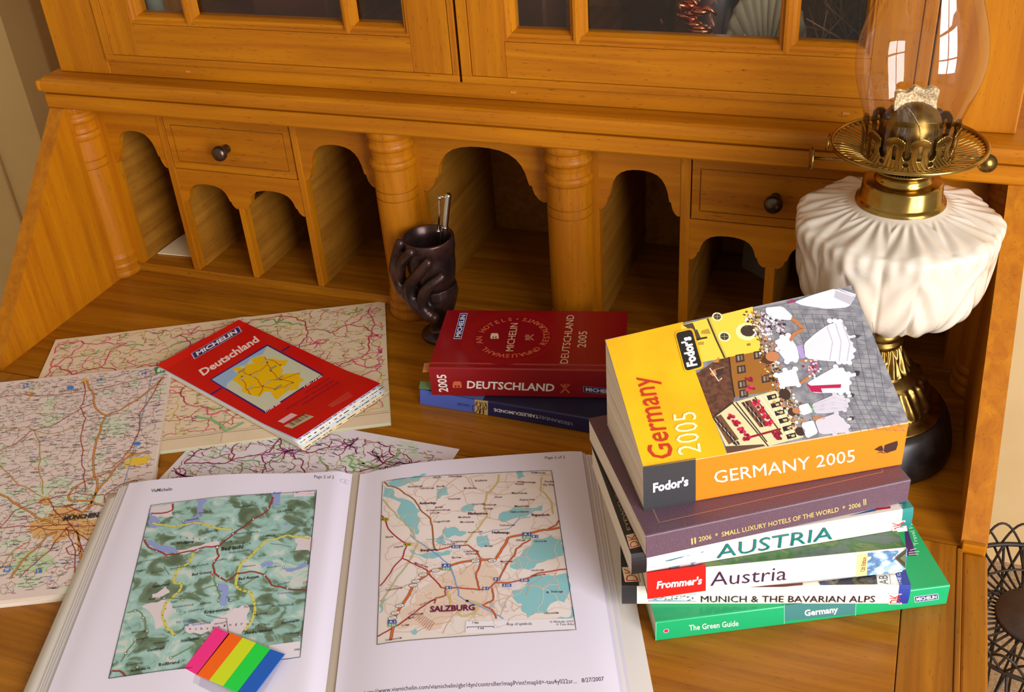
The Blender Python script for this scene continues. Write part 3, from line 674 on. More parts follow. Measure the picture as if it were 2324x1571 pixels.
def plate(cv, body, a, b, t, bg, fg, edge=None, bold=0.03, lay=3, padx=0.06, pady=0.35):
    """lettering on a coloured plate"""
    A, B, Tt = V((*cv.uv(a), 0)), V((*cv.uv(b), 0)), V((*cv.uv(t), 0)); e = (B-A)*padx; h = (Tt-A)*pady
    q = [A-e-h, B+e-h, B+e+(Tt-A)+h, A-e+(Tt-A)+h]
    if edge: g = [A-e*1.4-h*1.4, B+e*1.4-h*1.4, B+e*1.4+(Tt-A)+h*1.4, A-e*1.4+(Tt-A)+h*1.4]; cv.poly([(p.x, p.y) for p in g], edge, lay-1)
    cv.poly([(p.x, p.y) for p in q], bg, lay); cv.text3(body, (A.x, A.y), (B.x, B.y), (Tt.x, Tt.y), fg, bold=bold, lay=lay+1)
WH = (246, 240, 228); GOLD = (222, 186, 110)
# ---- green guide, lowest
GREEN = ink((0, 168, 100), 0.4, 0.3)
T, m, tp, sp = book('guide_book', 'green paperback guide to Germany lying lowest in the tall book stack', 0.7867, -0.3782, 0.453, 0.227, 0.125, 0.0, 0.0208, cover=GREEN, spine=GREEN)
sp.poly(sp.px([(1781, 1410), (1781, 1374), (1944, 1352), (1941, 1394)]), (62, 128, 122), 1)
for p in ([(1488, 1454), (1489, 1413)], [(1780, 1416), (1780, 1372)], [(1941, 1398), (1944, 1352)]): sp.line(sp.px(p), 0.0003, (170, 236, 206), 2)
sp.tpx('The Green Guide', (1564, 1431), (1676, 1420), (1563, 1419), WH, bold=0.012); sp.tpx('Germany', (1826, 1398), (1902, 1389), (1825, 1385), WH, bold=0.03)
a, b = sp.uv((1512, 1432)); sp.disc(a, b, 0.0022, (240, 200, 190), 2); sp.disc(a, b, 0.0017, (226, 20, 100), 3)
plate(sp, 'MICHELIN', (2080, 1364), (2126, 1358), (2079, 1357), (28, 40, 110), WH, WH, pady=0.3)
tp.poly(tp.px(S4((1690, 590), (1708, 590), (1752, 728), (1700, 728))), (70, 30, 100), 2)
for q in (((1720, 700), (1752, 690)), ((1712, 712), (1768, 706)), ((1712, 722), (1764, 720))): tp.line(tp.px(S4(*q)), 0.0006, WH, 3)
tp.tpx('Travel Pub', S4((1765, 672))[0], S4((1724, 540))[0], S4((1742, 676))[0], (210, 246, 226), lay=3)
done(T, m)
# ---- Munich, white spine
WHITEC = ink((240, 232, 214), 0.35, 0.5)
T, m, tp, sp = book('guide_book', 'white-spined paperback on Munich and the Bavarian Alps, second from the bottom of the stack', 0.7575, -0.3677, 0.2888, 0.2128, 0.128, 0.0210, 0.0190, cover=WHITEC, spine=WHITEC, bulge=0.0012)
BLK = (24, 22, 24)
def ends(sp, tp, t, L, w0, w1, c1, Dp=0.128):
    n = 6
    for a, b, c in ((0.0, w0, BLK), (L-w1, L, c1)):
        for i in range(n): sp.poly([(a, t*i/n), (b, t*i/n), (b, t*(i+1)/n), (a, t*(i+1)/n)], c, 1)
        tp.rect(a, 0.0, b-a if c is not BLK else w0*1.15, Dp, c, 1)
ends(sp, tp, 0.0190, 0.2128, 0.0115, 0.0085, (34, 60, 150))
sp.tpx('MUNICH & THE BAVARIAN ALPS', (1591, 1366), (1985, 1366), (1591, 1352), (40, 18, 40), lay=16)
q = S4((330, 950), (585, 930), (585, 972), (330, 972)); sp.poly(sp.px(q), (150, 176, 190), 2)
rnd = random.Random(3)
for i in range(60):
    x = rnd.uniform(345, 570); y = rnd.uniform(945, 968); sp.rect(*sp.uv(S4((x, y))[0]), 0.0012, rnd.uniform(0.0005, 0.0016), rnd.choice([(70, 80, 90), (110, 110, 96), (220, 216, 206), (52, 60, 66), (170, 180, 190)]), 3)
tp.poly(tp.px(B6((775, 1000), (1245, 945), (1255, 1022), (790, 1030))), multi('castle_picture', [(0, (40, 40, 60)), (0.45, (84, 84, 66)), (0.55, (120, 112, 96)), (0.62, (60, 70, 100))], 120), 2)
tp.tpx('AB', B6((1345, 1022))[0], B6((1335, 950))[0], B6((1272, 1024))[0], (70, 66, 66), lay=2, bold=-0.005)
tp.line(tp.px(B6((1362, 1024), (1352, 940))), 0.0003, (90, 84, 84), 2)
tp.tpx('THE G', B6((1452, 1030))[0], B6((1440, 930))[0], B6((1424, 1030))[0], WH, lay=2)
tp.poly(tp.px(S4((860, 896), (1150, 872), (1150, 885), (1050, 895))), (120, 70, 60), 2)
plate(sp, 'DK', S4((1668, 982))[0], S4((1668, 934))[0], S4((1612, 982))[0], WH, (206, 50, 40), (216, 110, 70), pady=0.12, bold=0.0)
plate(tp, 'DK', S4((278, 862))[0], S4((262, 792))[0], S4((214, 864))[0], (226, 204, 160), (190, 40, 40), (40, 24, 20), pady=0.12, bold=0.0)
done(T, m)
# ---- Frommer's Austria
LAND = multi('mountain_picture', [(0, (58, 86, 104)), (0.36, (86, 104, 92)), (0.46, (62, 106, 50)), (0.53, (96, 120, 60)), (0.58, (74, 72, 58)), (0.64, (52, 92, 44)), (0.72, (150, 164, 160))], (30, 60, 60), 0.35, 8)
T, m, tp, sp = book('guide_book', 'white-spined Austria paperback with a red block at the left end of its spine', 0.7795, -0.3747, 0.4193, 0.1916, 0.128, 0.0412, 0.0246, cover=LAND, spine=WHITEC)
sp.poly(sp.px([(1469, 1360), (1467, 1300), (1602, 1283), (1602, 1341)]), (204, 22, 14), 1)
tp.poly(tp.px([(1469, 1302), (1602, 1287), (1590, 1250), (1455, 1262)]), (150, 16, 12), 1)
sp.tpx("Frommer's", (1490, 1336), (1592, 1325), (1492, 1320), WH, bold=0.035); sp.tpx('Austria', (1612, 1330), (1784, 1316), (1614, 1299), (62, 30, 62), bold=-0.004)
sp.poly(sp.px(S4((1438, 720), (1495, 714), (1490, 832), (1432, 840))), (252, 222, 140), 1)
sp.tpx('12th Edition', S4((1478, 812))[0], S4((1488, 735))[0], S4((1456, 814))[0], (130, 70, 40), bold=0.03, lay=2)
ALP = multi('peak_picture', [(0, (236, 244, 248)), (0.42, (150, 184, 224)), (0.5, (96, 134, 178)), (0.56, (90, 120, 150)), (0.62, (214, 232, 240))], 110, 0.35, 5)
sp.poly(sp.px(S4((1494, 714), (1705, 690), (1695, 800), (1640, 822), (1490, 832))), ALP, 1)
sp.poly(sp.px(S4((1640, 740), (1700, 690), (1694, 790))), (60, 66, 44), 2); sp.poly(sp.px(S4((1664, 742), (1698, 714), (1694, 765))), (104, 112, 84), 3)
sp.line(sp.px(S4((1640, 738), (1700, 690))), 0.0008, (110, 90, 70), 4); sp.line(sp.px(S4((1640, 742), (1694, 792))), 0.0008, (110, 90, 70), 4)
done(T, m)
# ---- DK Austria
T, m, tp, sp = book('guide_book', 'paperback with teal AUSTRIA lettering on its white spine, right under the plum book', 0.7680, -0.3791, 0.5115, 0.2151, 0.128, 0.0661, 0.0204, cover=WHITEC, spine=WHITEC, bulge=0.0012)
ends(sp, tp, 0.0204, 0.2151, 0.0115, 0.0085, (14, 132, 124))
TEAL = (0, 112, 104)
sp.tpx('AUSTRIA', (1626, 1266), (1888, 1222), (1628, 1237), TEAL, lay=22)
LK = multi('lake_picture', [(0, (244, 246, 246)), (0.44, (120, 176, 206)), (0.5, (60, 120, 150)), (0.55, (70, 110, 96)), (0.62, (220, 232, 236))], 90, 0.35, 5)
sp.poly(sp.px(S4((420, 755), (500, 735), (628, 705), (632, 755), (560, 785), (440, 795))), LK, 2)
plate(sp, 'DK', S4((1696, 594))[0], S4((1686, 545))[0], S4((1634, 600))[0], WH, (206, 50, 40), (216, 110, 70), pady=0.12, bold=0.0)
tp.tpx('TH', B6((1462, 402))[0], B6((1455, 372))[0], B6((1436, 404))[0], WH, lay=2)
tp.poly(tp.px(B6((1240, 425), (1240, 408), (1360, 388), (1362, 408))), (190, 40, 50), 2); tp.poly(tp.px(B6((1020, 470), (1180, 425), (1240, 410), (1242, 428))), (60, 90, 150), 2)
tp.tpx('EYEWITNESS', B5((318, 700))[0], B5((212, 395))[0], B5((294, 704))[0], (186, 176, 150), lay=2)
plate(tp, 'DK', B5((378, 815))[0], B5((352, 728))[0], B5((318, 830))[0], (226, 204, 160), (190, 40, 40), (40, 24, 20), pady=0.1, bold=0.0)
done(T, m)
# ---- plum hotel directory
PLUM = noisy('plum_cover', (92, 66, 78), (104, 76, 88), 900, 0.5, bump=0.15, coat=0.1)
T, m, tp, sp = book('hotel_directory', 'plum paperback hotel directory with gold lettering, directly under the topmost yellow book', 0.7797, -0.3811, 0.5763, 0.2038, 0.1439, 0.0870, 0.0221, cover=PLUM, spine=PLUM, coat=0.1)
sp.tpx('2006  *  SMALL LUXURY HOTELS OF THE WORLD  *  2006', (1586, 1229), (1953, 1150), (1585, 1219), GOLD, bold=0.012)
for q in ((1571, 1236, 1222), (1578, 1234, 1220), (1961, 1147, 1133), (1965, 1146, 1132)): sp.line(sp.px([(q[0], q[1]), (q[0]-1, q[2])]), 0.0012 if q[0] < 1900 else 0.0007, GOLD, 2)
tp.line(tp.px(S4((350, 470), (388, 553), (1575, 284), (1570, 270))), 0.0004, (206, 150, 96), 2); tp.line(tp.px(S4((350, 468), (590, 425))), 0.0004, (206, 150, 96), 2)
done(T, m)
# ---- Germany 2005, topmost
ORANGE = ink((248, 128, 10), 0.35, 0.35)
GREYPAV = noisy('cobble_print', (120, 120, 126), (150, 148, 150), 160, 0.35, coat=0.4)
T, m, tp, sp = book('guide_book', 'thick yellow and orange Germany 2005 paperback with a town festival photo, topmost of the stack', 0.7718, -0.3562, 0.5322, 0.1987, 0.106, 0.1093, 0.0404, tb=0.0818, tbr=0.0962, cover=GREYPAV, spine=ORANGE)
# fit of the traced picture: drawn on the cover plane
sp.poly(sp.px([(1461, 1170), (1459, 1060), (1579, 1040), (1579, 1145)]), (52, 52, 54), 1)
sp.tpx("Fodor's", (1482, 1117), (1562, 1101), (1482, 1098), (236, 232, 236), bold=0.04); sp.tpx('GERMANY 2005', (1622, 1097), (1940, 1047), (1619, 1070), (250, 244, 230))
sp.poly(sp.px(S2((1584, 866), (1620, 853), (1652, 843), (1655, 862), (1645, 892), (1620, 900), (1592, 905), (1578, 900))), (52, 20, 20), 2)
sp.poly(sp.px(S2((1528, 890), (1556, 872), (1570, 868), (1578, 888), (1572, 900), (1550, 896))), (52, 20, 20), 2); sp.line(sp.px(S2((1555, 900), (1575, 908), (1600, 906), (1612, 900))), 0.0006, (52, 20, 20), 2); sp.line(sp.px(S2((1545, 908), (1560, 904), (1575, 902))), 0.0005, (52, 20, 20), 2)
TANS = (190, 120, 70); WD = (238, 234, 238); WD2 = (206, 200, 206)
def soft(q, k=1):                      # rounded corners
    for _ in range(k):
        o = []
        for a, b in zip(q, q[1:]+q[:1]): o += [(a[0]*.87+b[0]*.13, a[1]*.87+b[1]*.13), (a[0]*.13+b[0]*.87, a[1]*.13+b[1]*.87)]
        q = o
    return q
def tpoly(c, lay, *p): tp.poly(tp.px(FC(*p)), c, lay, fine=0.014)
def tsoft(c, lay, *p): tp.poly(soft(tp.px(FC(*p))), c, lay, fine=0.014)
def tline(c, w, lay, *p): tp.line(tp.px(FC(*p)), w, c, lay)
def tdisc(c, r, lay, x, y, ry=None): a, b = tp.uv(FC((x, y))[0]); tp.disc(a, b, r, c, lay, ry)
YEL = noisy('yellow_print', (244, 176, 2), (248, 190, 8), 20, 0.35, coat=0.4)
tpoly(YEL, 1, (106, 404), (640, 278), (735, 640), (948, 1196), (368, 1290)); tpoly((238, 210, 70), 2, (625, 300), (1125, 172), (1150, 330), (1195, 482), (940, 528), (770, 558), (640, 380))
# lighter town house: drainpipe, windows, arch
tline((70, 52, 30), 0.0014, 3, (812, 255), (872, 400), (932, 528)); tline((210, 186, 80), 0.001, 3, (826, 252), (884, 396), (946, 524))
for x, y, r in ((930, 380, .0046), (880, 242, .0040)): tdisc((244, 236, 180), r, 3, x, y); tdisc((70, 60, 44), r*.72, 4, x, y); tline((170, 160, 120), .0004, 5, (x-28, y), (x+28, y)); tline((170, 160, 120), .0004, 5, (x, y-28), (x, y+28))
tdisc((244, 234, 170), .0085, 3, 1085, 345, .0080); tdisc((64, 48, 36), .0060, 4, 1095, 340, .0052); tpoly((150, 120, 60), 5, (1085, 430), (1110, 426), (1112, 442), (1087, 446)); 
for p in ([(640, 300), (710, 285), (735, 345), (720, 352)], [(715, 345), (740, 330), (770, 400), (740, 410)]): tpoly((84, 64, 50), 4, *p)
for p in ([(770, 340), (820, 325), (835, 360), (770, 362)], [(745, 420), (785, 415), (790, 436), (750, 440)]): tpoly((190, 150, 50), 4, *p)
tline((40, 34, 30), .0016, 4, (735, 400), (810, 386))
# brown roof and ochre house
ROOF = noisy('roof_print', (82, 48, 32), (110, 68, 48), 300, 0.35, coat=0.4)
tpoly(ROOF, 3, (735, 638), (870, 545), (962, 522), (1002, 800), (988, 838), (848, 944)); tline((50, 32, 24), .0012, 4, (962, 522), (975, 650), (1000, 800)); tline((60, 38, 28), .0012, 4, (848, 944), (990, 836))
tpoly((200, 130, 70), 4, (828, 640), (850, 655), (900, 640), (928, 590), (850, 612)); tpoly((60, 44, 40), 5, (868, 612), (925, 596), (916, 640), (880, 662)); tline((236, 226, 210), .0008, 6, (828, 600), (890, 690), (912, 668)); tpoly((196, 130, 60), 4, (850, 560), (895, 520), (890, 560))
tpoly((156, 100, 34), 3, (962, 522), (1190, 478), (1262, 620), (1292, 752), (1002, 800))
WN = (66, 42, 34)
for x, y in ((1036, 530), (1046, 608), (1052, 712), (1062, 775), (1216, 672), (1162, 508)):
    tpoly(WN, 4, (x-30, y-22), (x+28, y-32), (x+34, y+22), (x-26, y+32)); tpoly((150, 140, 120), 5, (x-18, y-14), (x-4, y-17), (x, y+16), (x-14, y+19)); tpoly((120, 104, 90), 5, (x+4, y-18), (x+18, y-21), (x+22, y+12), (x+8, y+15))
# cream houses with geraniums
tpoly((226, 210, 158), 3, (988, 838), (1120, 800), (1290, 752), (1350, 880), (1480, 1078), (1240, 1140), (960, 1186), (850, 944))
tpoly((112, 74, 52), 4, (850, 948), (905, 920), (1030, 1092), (960, 1130)); tpoly((120, 74, 54), 4, (1045, 840), (1110, 820), (1240, 1000), (1175, 1010)); tpoly((94, 64, 48), 4, (935, 1142), (1200, 1128), (1215, 1140), (950, 1190))
for i in range(6):
    x, y = 872+i*28, 962+i*32; tpoly((50, 34, 32), 5, (x-18, y-10), (x+12, y-18), (x+26, y+8), (x-4, y+16)); tline((220, 206, 170), .0005, 6, (x-6, y-12), (x+12, y+12))
for i in range(5):
    x, y = 1075+i*30, 848+i*36; tpoly((54, 36, 34), 5, (x-22, y-10), (x+14, y-18), (x+26, y+10), (x-8, y+18)); tline((224, 210, 176), .0005, 6, (x-8, y-14), (x+10, y+14))
for i in range(6):
    x, y = 1262+i*27, 800+i*54; tpoly((40, 28, 28), 5, (x-40, y-8), (x+24, y-24), (x+34, y+8), (x-28, y+24)); tpoly((200, 180, 130), 6, (x-6, y-6), (x+18, y-12), (x+22, y+4), (x, y+9))
for q in (((985, 842), (1235, 1142)), ((1140, 800), (1330, 1060)), ((1010, 836), (1225, 1112)), ((870, 934), (1000, 1130))): tline((60, 48, 36), .0010, 5, *q)
for q in (((1175, 795), (1400, 1100)), ((1210, 790), (1440, 1088))): tline((244, 236, 200), .0012, 5, *q)
tline((140, 20, 40), .0016, 7, (1060, 1092), (1320, 1022))
for i, (x, y) in enumerate([(970, 940), (1012, 985), (1050, 1030), (1085, 1080), (1152, 840), (1182, 890), (1215, 938), (1240, 980), (1290, 1060), (1095, 688), (1110, 738), (1300, 1075)]):
    rnd = random.Random(i)
    for k in range(9): tdisc(rnd.choice([(196, 20, 60), (160, 16, 50), (226, 60, 96), (120, 24, 44)]), .0013, 8, x+rnd.uniform(-24, 24), y+rnd.uniform(-18, 18))
# grey paving joints
for i in range(9): tline((92, 92, 98), .00035, 2, (1395+i*70, 200+i*10), (1560+i*62, 640+i*30), (1700+i*60, 1040))
for i in range(26): y = 190+i*33; tline((96, 96, 102), .0003, 2, (1370+i*12, y), (1600+i*14, y+4), (1850+i*14, y+20))
# crowd: straw hats, dresses and flowers
rnd = random.Random(11); way = [(1090, 215), (1150, 300), (1190, 400), (1230, 540), (1275, 660), (1330, 780), (1400, 920), (1470, 1060)]
for i in range(430):
    k = rnd.random()*6.999; j = int(k); f_ = k-j; x = way[j][0]*(1-f_)+way[j+1][0]*f_+rnd.gauss(14, 34); y = way[j][1]*(1-f_)+way[j+1][1]*f_+rnd.uniform(-30, 30)
    tdisc(rnd.choice([(206, 160, 74), (150, 104, 40), (90, 58, 30), (232, 216, 180), (240, 236, 232), (60, 40, 34), (196, 120, 90), (120, 84, 50)]), rnd.uniform(.0006, .0013), 7, x, y)
for i in range(120): tdisc(rnd.choice([(238, 234, 236), (200, 196, 204), (150, 120, 120), (60, 50, 60), (210, 206, 214)]), rnd.uniform(.0008, .0016), 8, rnd.uniform(1190, 1345), 200+rnd.uniform(0, 170))
# dancers in white
def dress(c, *p): tsoft(c, 9, *p)
dress(WD, (1412, 142), (1540, 92), (1700, 46), (1838, 110), (1790, 178), (1640, 190), (1470, 165)); tpoly((176, 40, 110), 10, (1370, 140), (1415, 122), (1420, 140), (1378, 150)); tpoly((188, 184, 192), 10, (1700, 60), (1836, 112), (1800, 160), (1690, 110))
dress(WD, (1212, 180), (1330, 170), (1400, 235), (1390, 268), (1300, 262), (1222, 225)); tsoft(TANS, 9, (1392, 236), (1470, 300), (1478, 322), (1460, 325), (1388, 262))
dress(WD, (1480, 430), (1560, 360), (1645, 300), (1742, 272), (1790, 380), (1832, 470), (1806, 558), (1650, 552), (1490, 532)); dress(WD, (1292, 402), (1372, 368), (1432, 450), (1452, 540), (1362, 562), (1300, 482))
tpoly((174, 150, 200), 10, (1428, 448), (1466, 436), (1490, 530), (1456, 534))
for x, y in ((1742, 272), (1768, 322), (1790, 380), (1812, 425), (1832, 470), (1822, 515), (1806, 558)):
    for k in range(3): tdisc((226+k*6, 222+k*6, 230+k*6), .0022, 9, x-10-k*36, y+(0 if k else 4))
for x, y in ((1706, 590), (1750, 612), (1798, 640), (1800, 700), (1794, 770), (1740, 772)): tdisc(WD, .0020, 9, x-6, y)
for x, y in ((1700, 780), (1750, 800), (1790, 824), (1780, 860), (1768, 890), (1712, 912), (1750, 960), (1792, 1002), (1786, 1044), (1700, 1056)): tdisc(WD2, .0019, 9, x-6, y)
for x, y in ((1300, 420), (1330, 385), (1372, 372), (1300, 470), (1362, 556), (1420, 545), (1290, 650), (1350, 615), (1420, 606), (1330, 730), (1440, 716)): tdisc(WD, .0022, 9, x, y)
for i in range(26): tline((206, 200, 210), .00028, 10, *(lambda t: ((1560-t*40, 850+t*60), (1690-t*10, 800+t*110), (1780, 830+t*60)) if t < 1 else ((1540, 700), (1700, 600), (1790, 650)))(rnd.random()))
for q in (((1640, 305), (1680, 420), (1660, 545)), ((1700, 290), (1740, 420), (1725, 552)), ((1745, 280), (1800, 430), (1780, 552))): tline((196, 188, 202), .0010, 10, *q)
for i in range(9): tline((208, 204, 214), .0003, 10, (1495, 450+i*9), (1640, 340+i*24))
tsoft(TANS, 9, (1376, 402), (1404, 352), (1480, 322), (1494, 318), (1478, 345), (1420, 372), (1392, 420)); tsoft(TANS, 9, (1452, 545), (1520, 536), (1548, 552), (1470, 560)); tdisc((196, 126, 82), .0052, 10, 1262, 520, .0044); tdisc((82, 48, 26), .0050, 9, 1234, 540, .0042)
tpoly((230, 222, 220), 9, (1785, 378), (1836, 370), (1842, 384), (1790, 396)); tpoly((70, 66, 72), 8, (1836, 366), (1880, 372), (1850, 396))
dress(WD, (1500, 705), (1610, 640), (1706, 588), (1800, 640), (1794, 772), (1530, 772)); dress(WD, (1288, 642), (1420, 602), (1456, 720), (1320, 732)); tpoly((178, 20, 70), 10, (1500, 706), (1530, 722), (1740, 712), (1736, 738), (1600, 742), (1610, 770), (1530, 765))
tsoft(TANS, 10, (1450, 700), (1530, 640), (1540, 656), (1462, 716)); tpoly((230, 222, 220), 9, (1795, 640), (1840, 632), (1842, 656), (1798, 664)); tpoly((50, 46, 50), 8, (1836, 618), (1868, 620), (1866, 650), (1840, 656))
for i in range(34): tdisc(rnd.choice([(206, 60, 110), (236, 190, 200), (240, 236, 236), (150, 30, 70)]), .0009, 11, 1545+rnd.gauss(0, 22), 605+rnd.gauss(0, 30))
dress(WD2, (1535, 850), (1620, 815), (1705, 778), (1792, 822), (1770, 892), (1640, 915), (1560, 915)); dress(WD, (1440, 862), (1510, 842), (1545, 905), (1470, 930)); tpoly((90, 150, 90), 10, (1520, 850), (1532, 846), (1556, 905), (1544, 910)); tsoft(TANS, 9, (1540, 935), (1620, 938), (1628, 952), (1545, 962))
dress(WD2, (1556, 965), (1640, 935), (1708, 910), (1795, 1000), (1786, 1046), (1590, 1062)); dress(WD, (1460, 985), (1545, 960), (1580, 1050), (1500, 1090)); tdisc((60, 40, 30), .0040, 9, 1350, 780, .0050); tdisc((70, 46, 34), .0034, 9, 1400, 905, .0034); tdisc((60, 40, 34), .0036, 9, 1455, 1040, .0036); tdisc((190, 120, 80), .0026, 10, 1425, 895)
for y in (800, 960): tpoly((226, 216, 214), 9, (1780, y-10), (1812, y-16), (1812, y), (1784, y+4)); tpoly((54, 50, 54), 8, (1800, y-26), (1832, y-22), (1826, y), (1806, y+2))
# title and publisher's badge
def rr(pts, k=0.22):
    o = []
    for i in range(4):
        a, b, c = V(pts[i-1]), V(pts[i]), V(pts[(i+1) % 4]); r = k*min((a-b).length, (c-b).length); p, q = b+(a-b).normalized()*r, b+(c-b).normalized()*r
        for j in range(5): t = j/4; o.append(tuple(p*(1-t)**2+b*2*t*(1-t)+q*t*t))
    return o
tp.poly(tp.px(FC(*rr([(580, 350), (712, 318), (790, 600), (655, 635)]))), YEL, 12); tp.poly(tp.px(FC(*rr([(590, 358), (702, 332), (776, 590), (660, 622)]))), (30, 28, 26), 13)
tp.tpx("Fodor's", FC((738, 582))[0], FC((692, 380))[0], FC((675, 594))[0], (250, 246, 236), bold=0.05, lay=14)
tp.tpx('Germany', FC((582, 1222))[0], FC((423, 655))[0], FC((420, 1236))[0], (196, 52, 20), bold=0.008, lay=13); tp.tpx('2005', FC((768, 1186))[0], FC((728, 898))[0], FC((608, 1206))[0], (252, 240, 190), bold=-0.004, lay=13)
# bent corner
tpoly((214, 208, 216), 15, (1705, 44), (1842, 88), (1836, 112))
done(T, m)
# ---- blue restaurant directory and the red hotel guide on it
NAVY = ink((26, 34, 84), 0.45, 0.2); NAVYT = ink((22, 26, 58), 0.5, 0.1)
T, m, tp, sp = book('restaurant_directory', 'dark blue paperback with a pale blue spine end, lying under the red guide', 0.4892, -0.1441, -0.010, 0.205, 0.118, 0.0, 0.0180, cover=NAVYT, spine=NAVY, coat=0.1)
sp.poly(sp.px(RD((280, 1255), (618, 1320), (618, 1402), (280, 1345))), (84, 108, 196), 1)
sp.poly(sp.px(RD((616, 1318), (697, 1328), (697, 1416), (616, 1400))), (206, 176, 110), 2)
rnd = random.Random(8)
for i in range(7):
    x = 626+i*10; sp.line(sp.px(RD(*wig((x, 1330+i*1.5), (x+rnd.uniform(-20, 20), 1398+i*2), rnd, 0.3, 2))), 0.0008, (60, 40, 20), 3)
for a, b, t, s_, c in (((1215, 1462), (1010, 1415), (1217, 1480), 'LESGRANDES', (150, 156, 186)), ((1008, 1415), (733, 1372), (1010, 1434), 'TABLESDUMONDE', (244, 240, 230)), ((586, 1350), (508, 1338), (587, 1364), 'OBAUER', (40, 60, 140))):
    sp.tpx(s_, RD(a)[0], RD(b)[0], RD(t)[0], c, bold=0.02, lay=4)
tp.rect(0.0, 0.0, 0.066, 0.118, (96, 110, 170), 1)
done(T, m)
RED = ink((150, 8, 20), 0.38, 0.3)
T, m, tp, sp = book('hotel_guide', 'thick red Deutschland 2005 hardback guide lying on the dark blue book', 0.503, -0.1502, 0.2275, 0.1918, 0.1082, 0.0183, 0.0336, cover=RED, spine=RED, ct=0.0022, hard=0.0028, coat=0.2)
cx, cy = tp.uv(RD((850, 935))[0]); R0 = 0.0345
tp.disc(cx-0.004, cy, 0.049, (156, 12, 20), 1, n=64); tp.disc(cx, cy, R0+0.006, (146, 8, 22), 2, n=48)
SAL = (222, 110, 72)
def arc_text(body, phi0, phi1, c, size, inward=False):
    n = len(body)
    for i, chh in enumerate(body):
        if chh == ' ': continue
        ph = phi0+(phi1-phi0)*i/(n-1)                 # 0 = reading up (towards the left end), clockwise in reading sense
        er, eu = V((0, 1)), V((-1, 0)); rad = er*sin(ph)+eu*cos(ph); tan = er*cos(ph)-eu*sin(ph)
        if inward: rad_, tan_ = -rad, -tan; base = V((cx, cy))+rad*(R0+size*.5)
        else: rad_, tan_ = rad, tan; base = V((cx, cy))+rad*(R0-size*.5)
        vs, tr = text_tris(chh, 0.02); w = max(q[0] for q in vs); k = size/CAP; out = []
        for x, y in vs: p = base+tan_*((x-w/2)*k)+rad_*(y*k); out.append((p.x, p.y))
        tp.put(out, tr, c, 4)
arc_text('AUSWAHL AN HOTELS', radians(-112), radians(78), SAL, 0.0062)
arc_text('UND RESTAURANTS', radians(238), radians(104), SAL, 0.0062, True)
for ph in (91, -124): er, eu = V((0, 1)), V((-1, 0)); q = V((cx, cy))+(er*sin(radians(ph))+eu*cos(radians(ph)))*R0; tp.disc(q.x, q.y, 0.0012, SAL, 4)
CRM = (240, 214, 176)
tp.tpx('MICHELIN', RD((852, 1022))[0], RD((882, 850))[0], RD((806, 1022))[0], CRM, lay=4)
tp.tpx('DEUTSCHLAND', RD((1188, 1098))[0], RD((1228, 800))[0], RD((1140, 1098))[0], CRM, lay=4); tp.tpx('2005', RD((1298, 1000))[0], RD((1308, 900))[0], RD((1246, 1000))[0], CRM, lay=4)
plate(tp, 'MICHELIN', RD((526, 935))[0], RD((560, 800))[0], RD((498, 935))[0], (34, 38, 130), WH, WH, pady=0.25, lay=4)
def house(cv, f, c):
    cv.poly(cv.px(f((-24, 12), (24, 12), (24, -2), (18, -14), (-18, -14), (-24, -2))), c, 4)
    for x in (-12, 4): cv.poly(cv.px(f((x, 10), (x+8, 10), (x+8, 2), (x, 2))), (120, 10, 16), 5)
house(tp, lambda *p: RD(*[(738-y*1.6 if False else 738+x*1.05, 930+y*1.3) for x, y in p]), CRM)
for q in (((932, 920), (978, 955)), ((932, 955), (978, 920)), ((925, 928), (955, 955)), ((928, 950), (950, 922))): tp.line(tp.px(RD(*q)), 0.0012, (226, 150, 120), 4)
sp.tpx('2005', RD((452, 1272))[0], RD((438, 1165))[0], RD((398, 1272))[0], WH, bold=0.02, lay=3)
sp.tpx('DEUTSCHLAND', RD((568, 1248))[0], RD((1104, 1268))[0], RD((570, 1205))[0], WH, bold=0.025, lay=3)
house(sp, lambda *p: RD(*[(508+x*1.15, 1228+y*1.5) for x, y in p]), SAL)
for q in (((1145, 1225), (1198, 1278)), ((1145, 1278), (1198, 1225)), ((1170, 1222), (1170, 1250)), ((1192, 1222), (1176, 1250))): sp.line(sp.px(RD(*q)), 0.0016, SAL, 3)
plate(sp, 'MICHELIN', RD((1298, 1266))[0], RD((1480, 1284))[0], RD((1298, 1246))[0], (34, 38, 120), WH, (150, 150, 180), pady=0.3, lay=3)
done(T, m)
def tab(px, z, c, lab):
    P = [atz(*p, z) for p in px]; m = MB(); dz = V((0, 0, 0.0004)); m.add([*P, *[p+dz for p in P]], [(3, 2, 1, 0), (4, 5, 6, 7), (0, 1, 5, 4), (1, 2, 6, 5), (2, 3, 7, 6), (3, 0, 4, 7)], ink(c, 0.6)); o = m.build('page_tab', T); o['label'] = lab
tab([(959, 845), (990, 843), (993, 823), (963, 825)], 0.0440, (206, 140, 80), 'orange paper tab'); tab([(951, 882), (986, 886), (988, 868), (954, 866)], 0.0225, (110, 150, 96), 'green paper tab')
# ================================================================== maps and papers
K4 = crop(0, 640, 2.2126); LC = crop(100, 950, 2.5293); RM = crop(750, 1000, 2.7513); AC = crop(0, 780, 2.5348); DC = crop(350, 700, 4.2255)
def axes(deg): a = radians(deg); return V((cos(a), sin(a), 0)), V((-sin(a), cos(a), 0))
def slab(name, parent, poly, z0, z1, mat, inset=0.0):
    n = len(poly); m = MB(); A = [V((x, y, z0)) for x, y in poly]; B = [V((x, y, z1)) for x, y in poly]
    m.add(A, [list(range(n))[::-1]], mat); m.add(B, [list(range(n))], mat); m.add(A+B, [(i, (i+1) % n, n+(i+1) % n, n+i) for i in range(n)], mat); return m.build(name, parent)
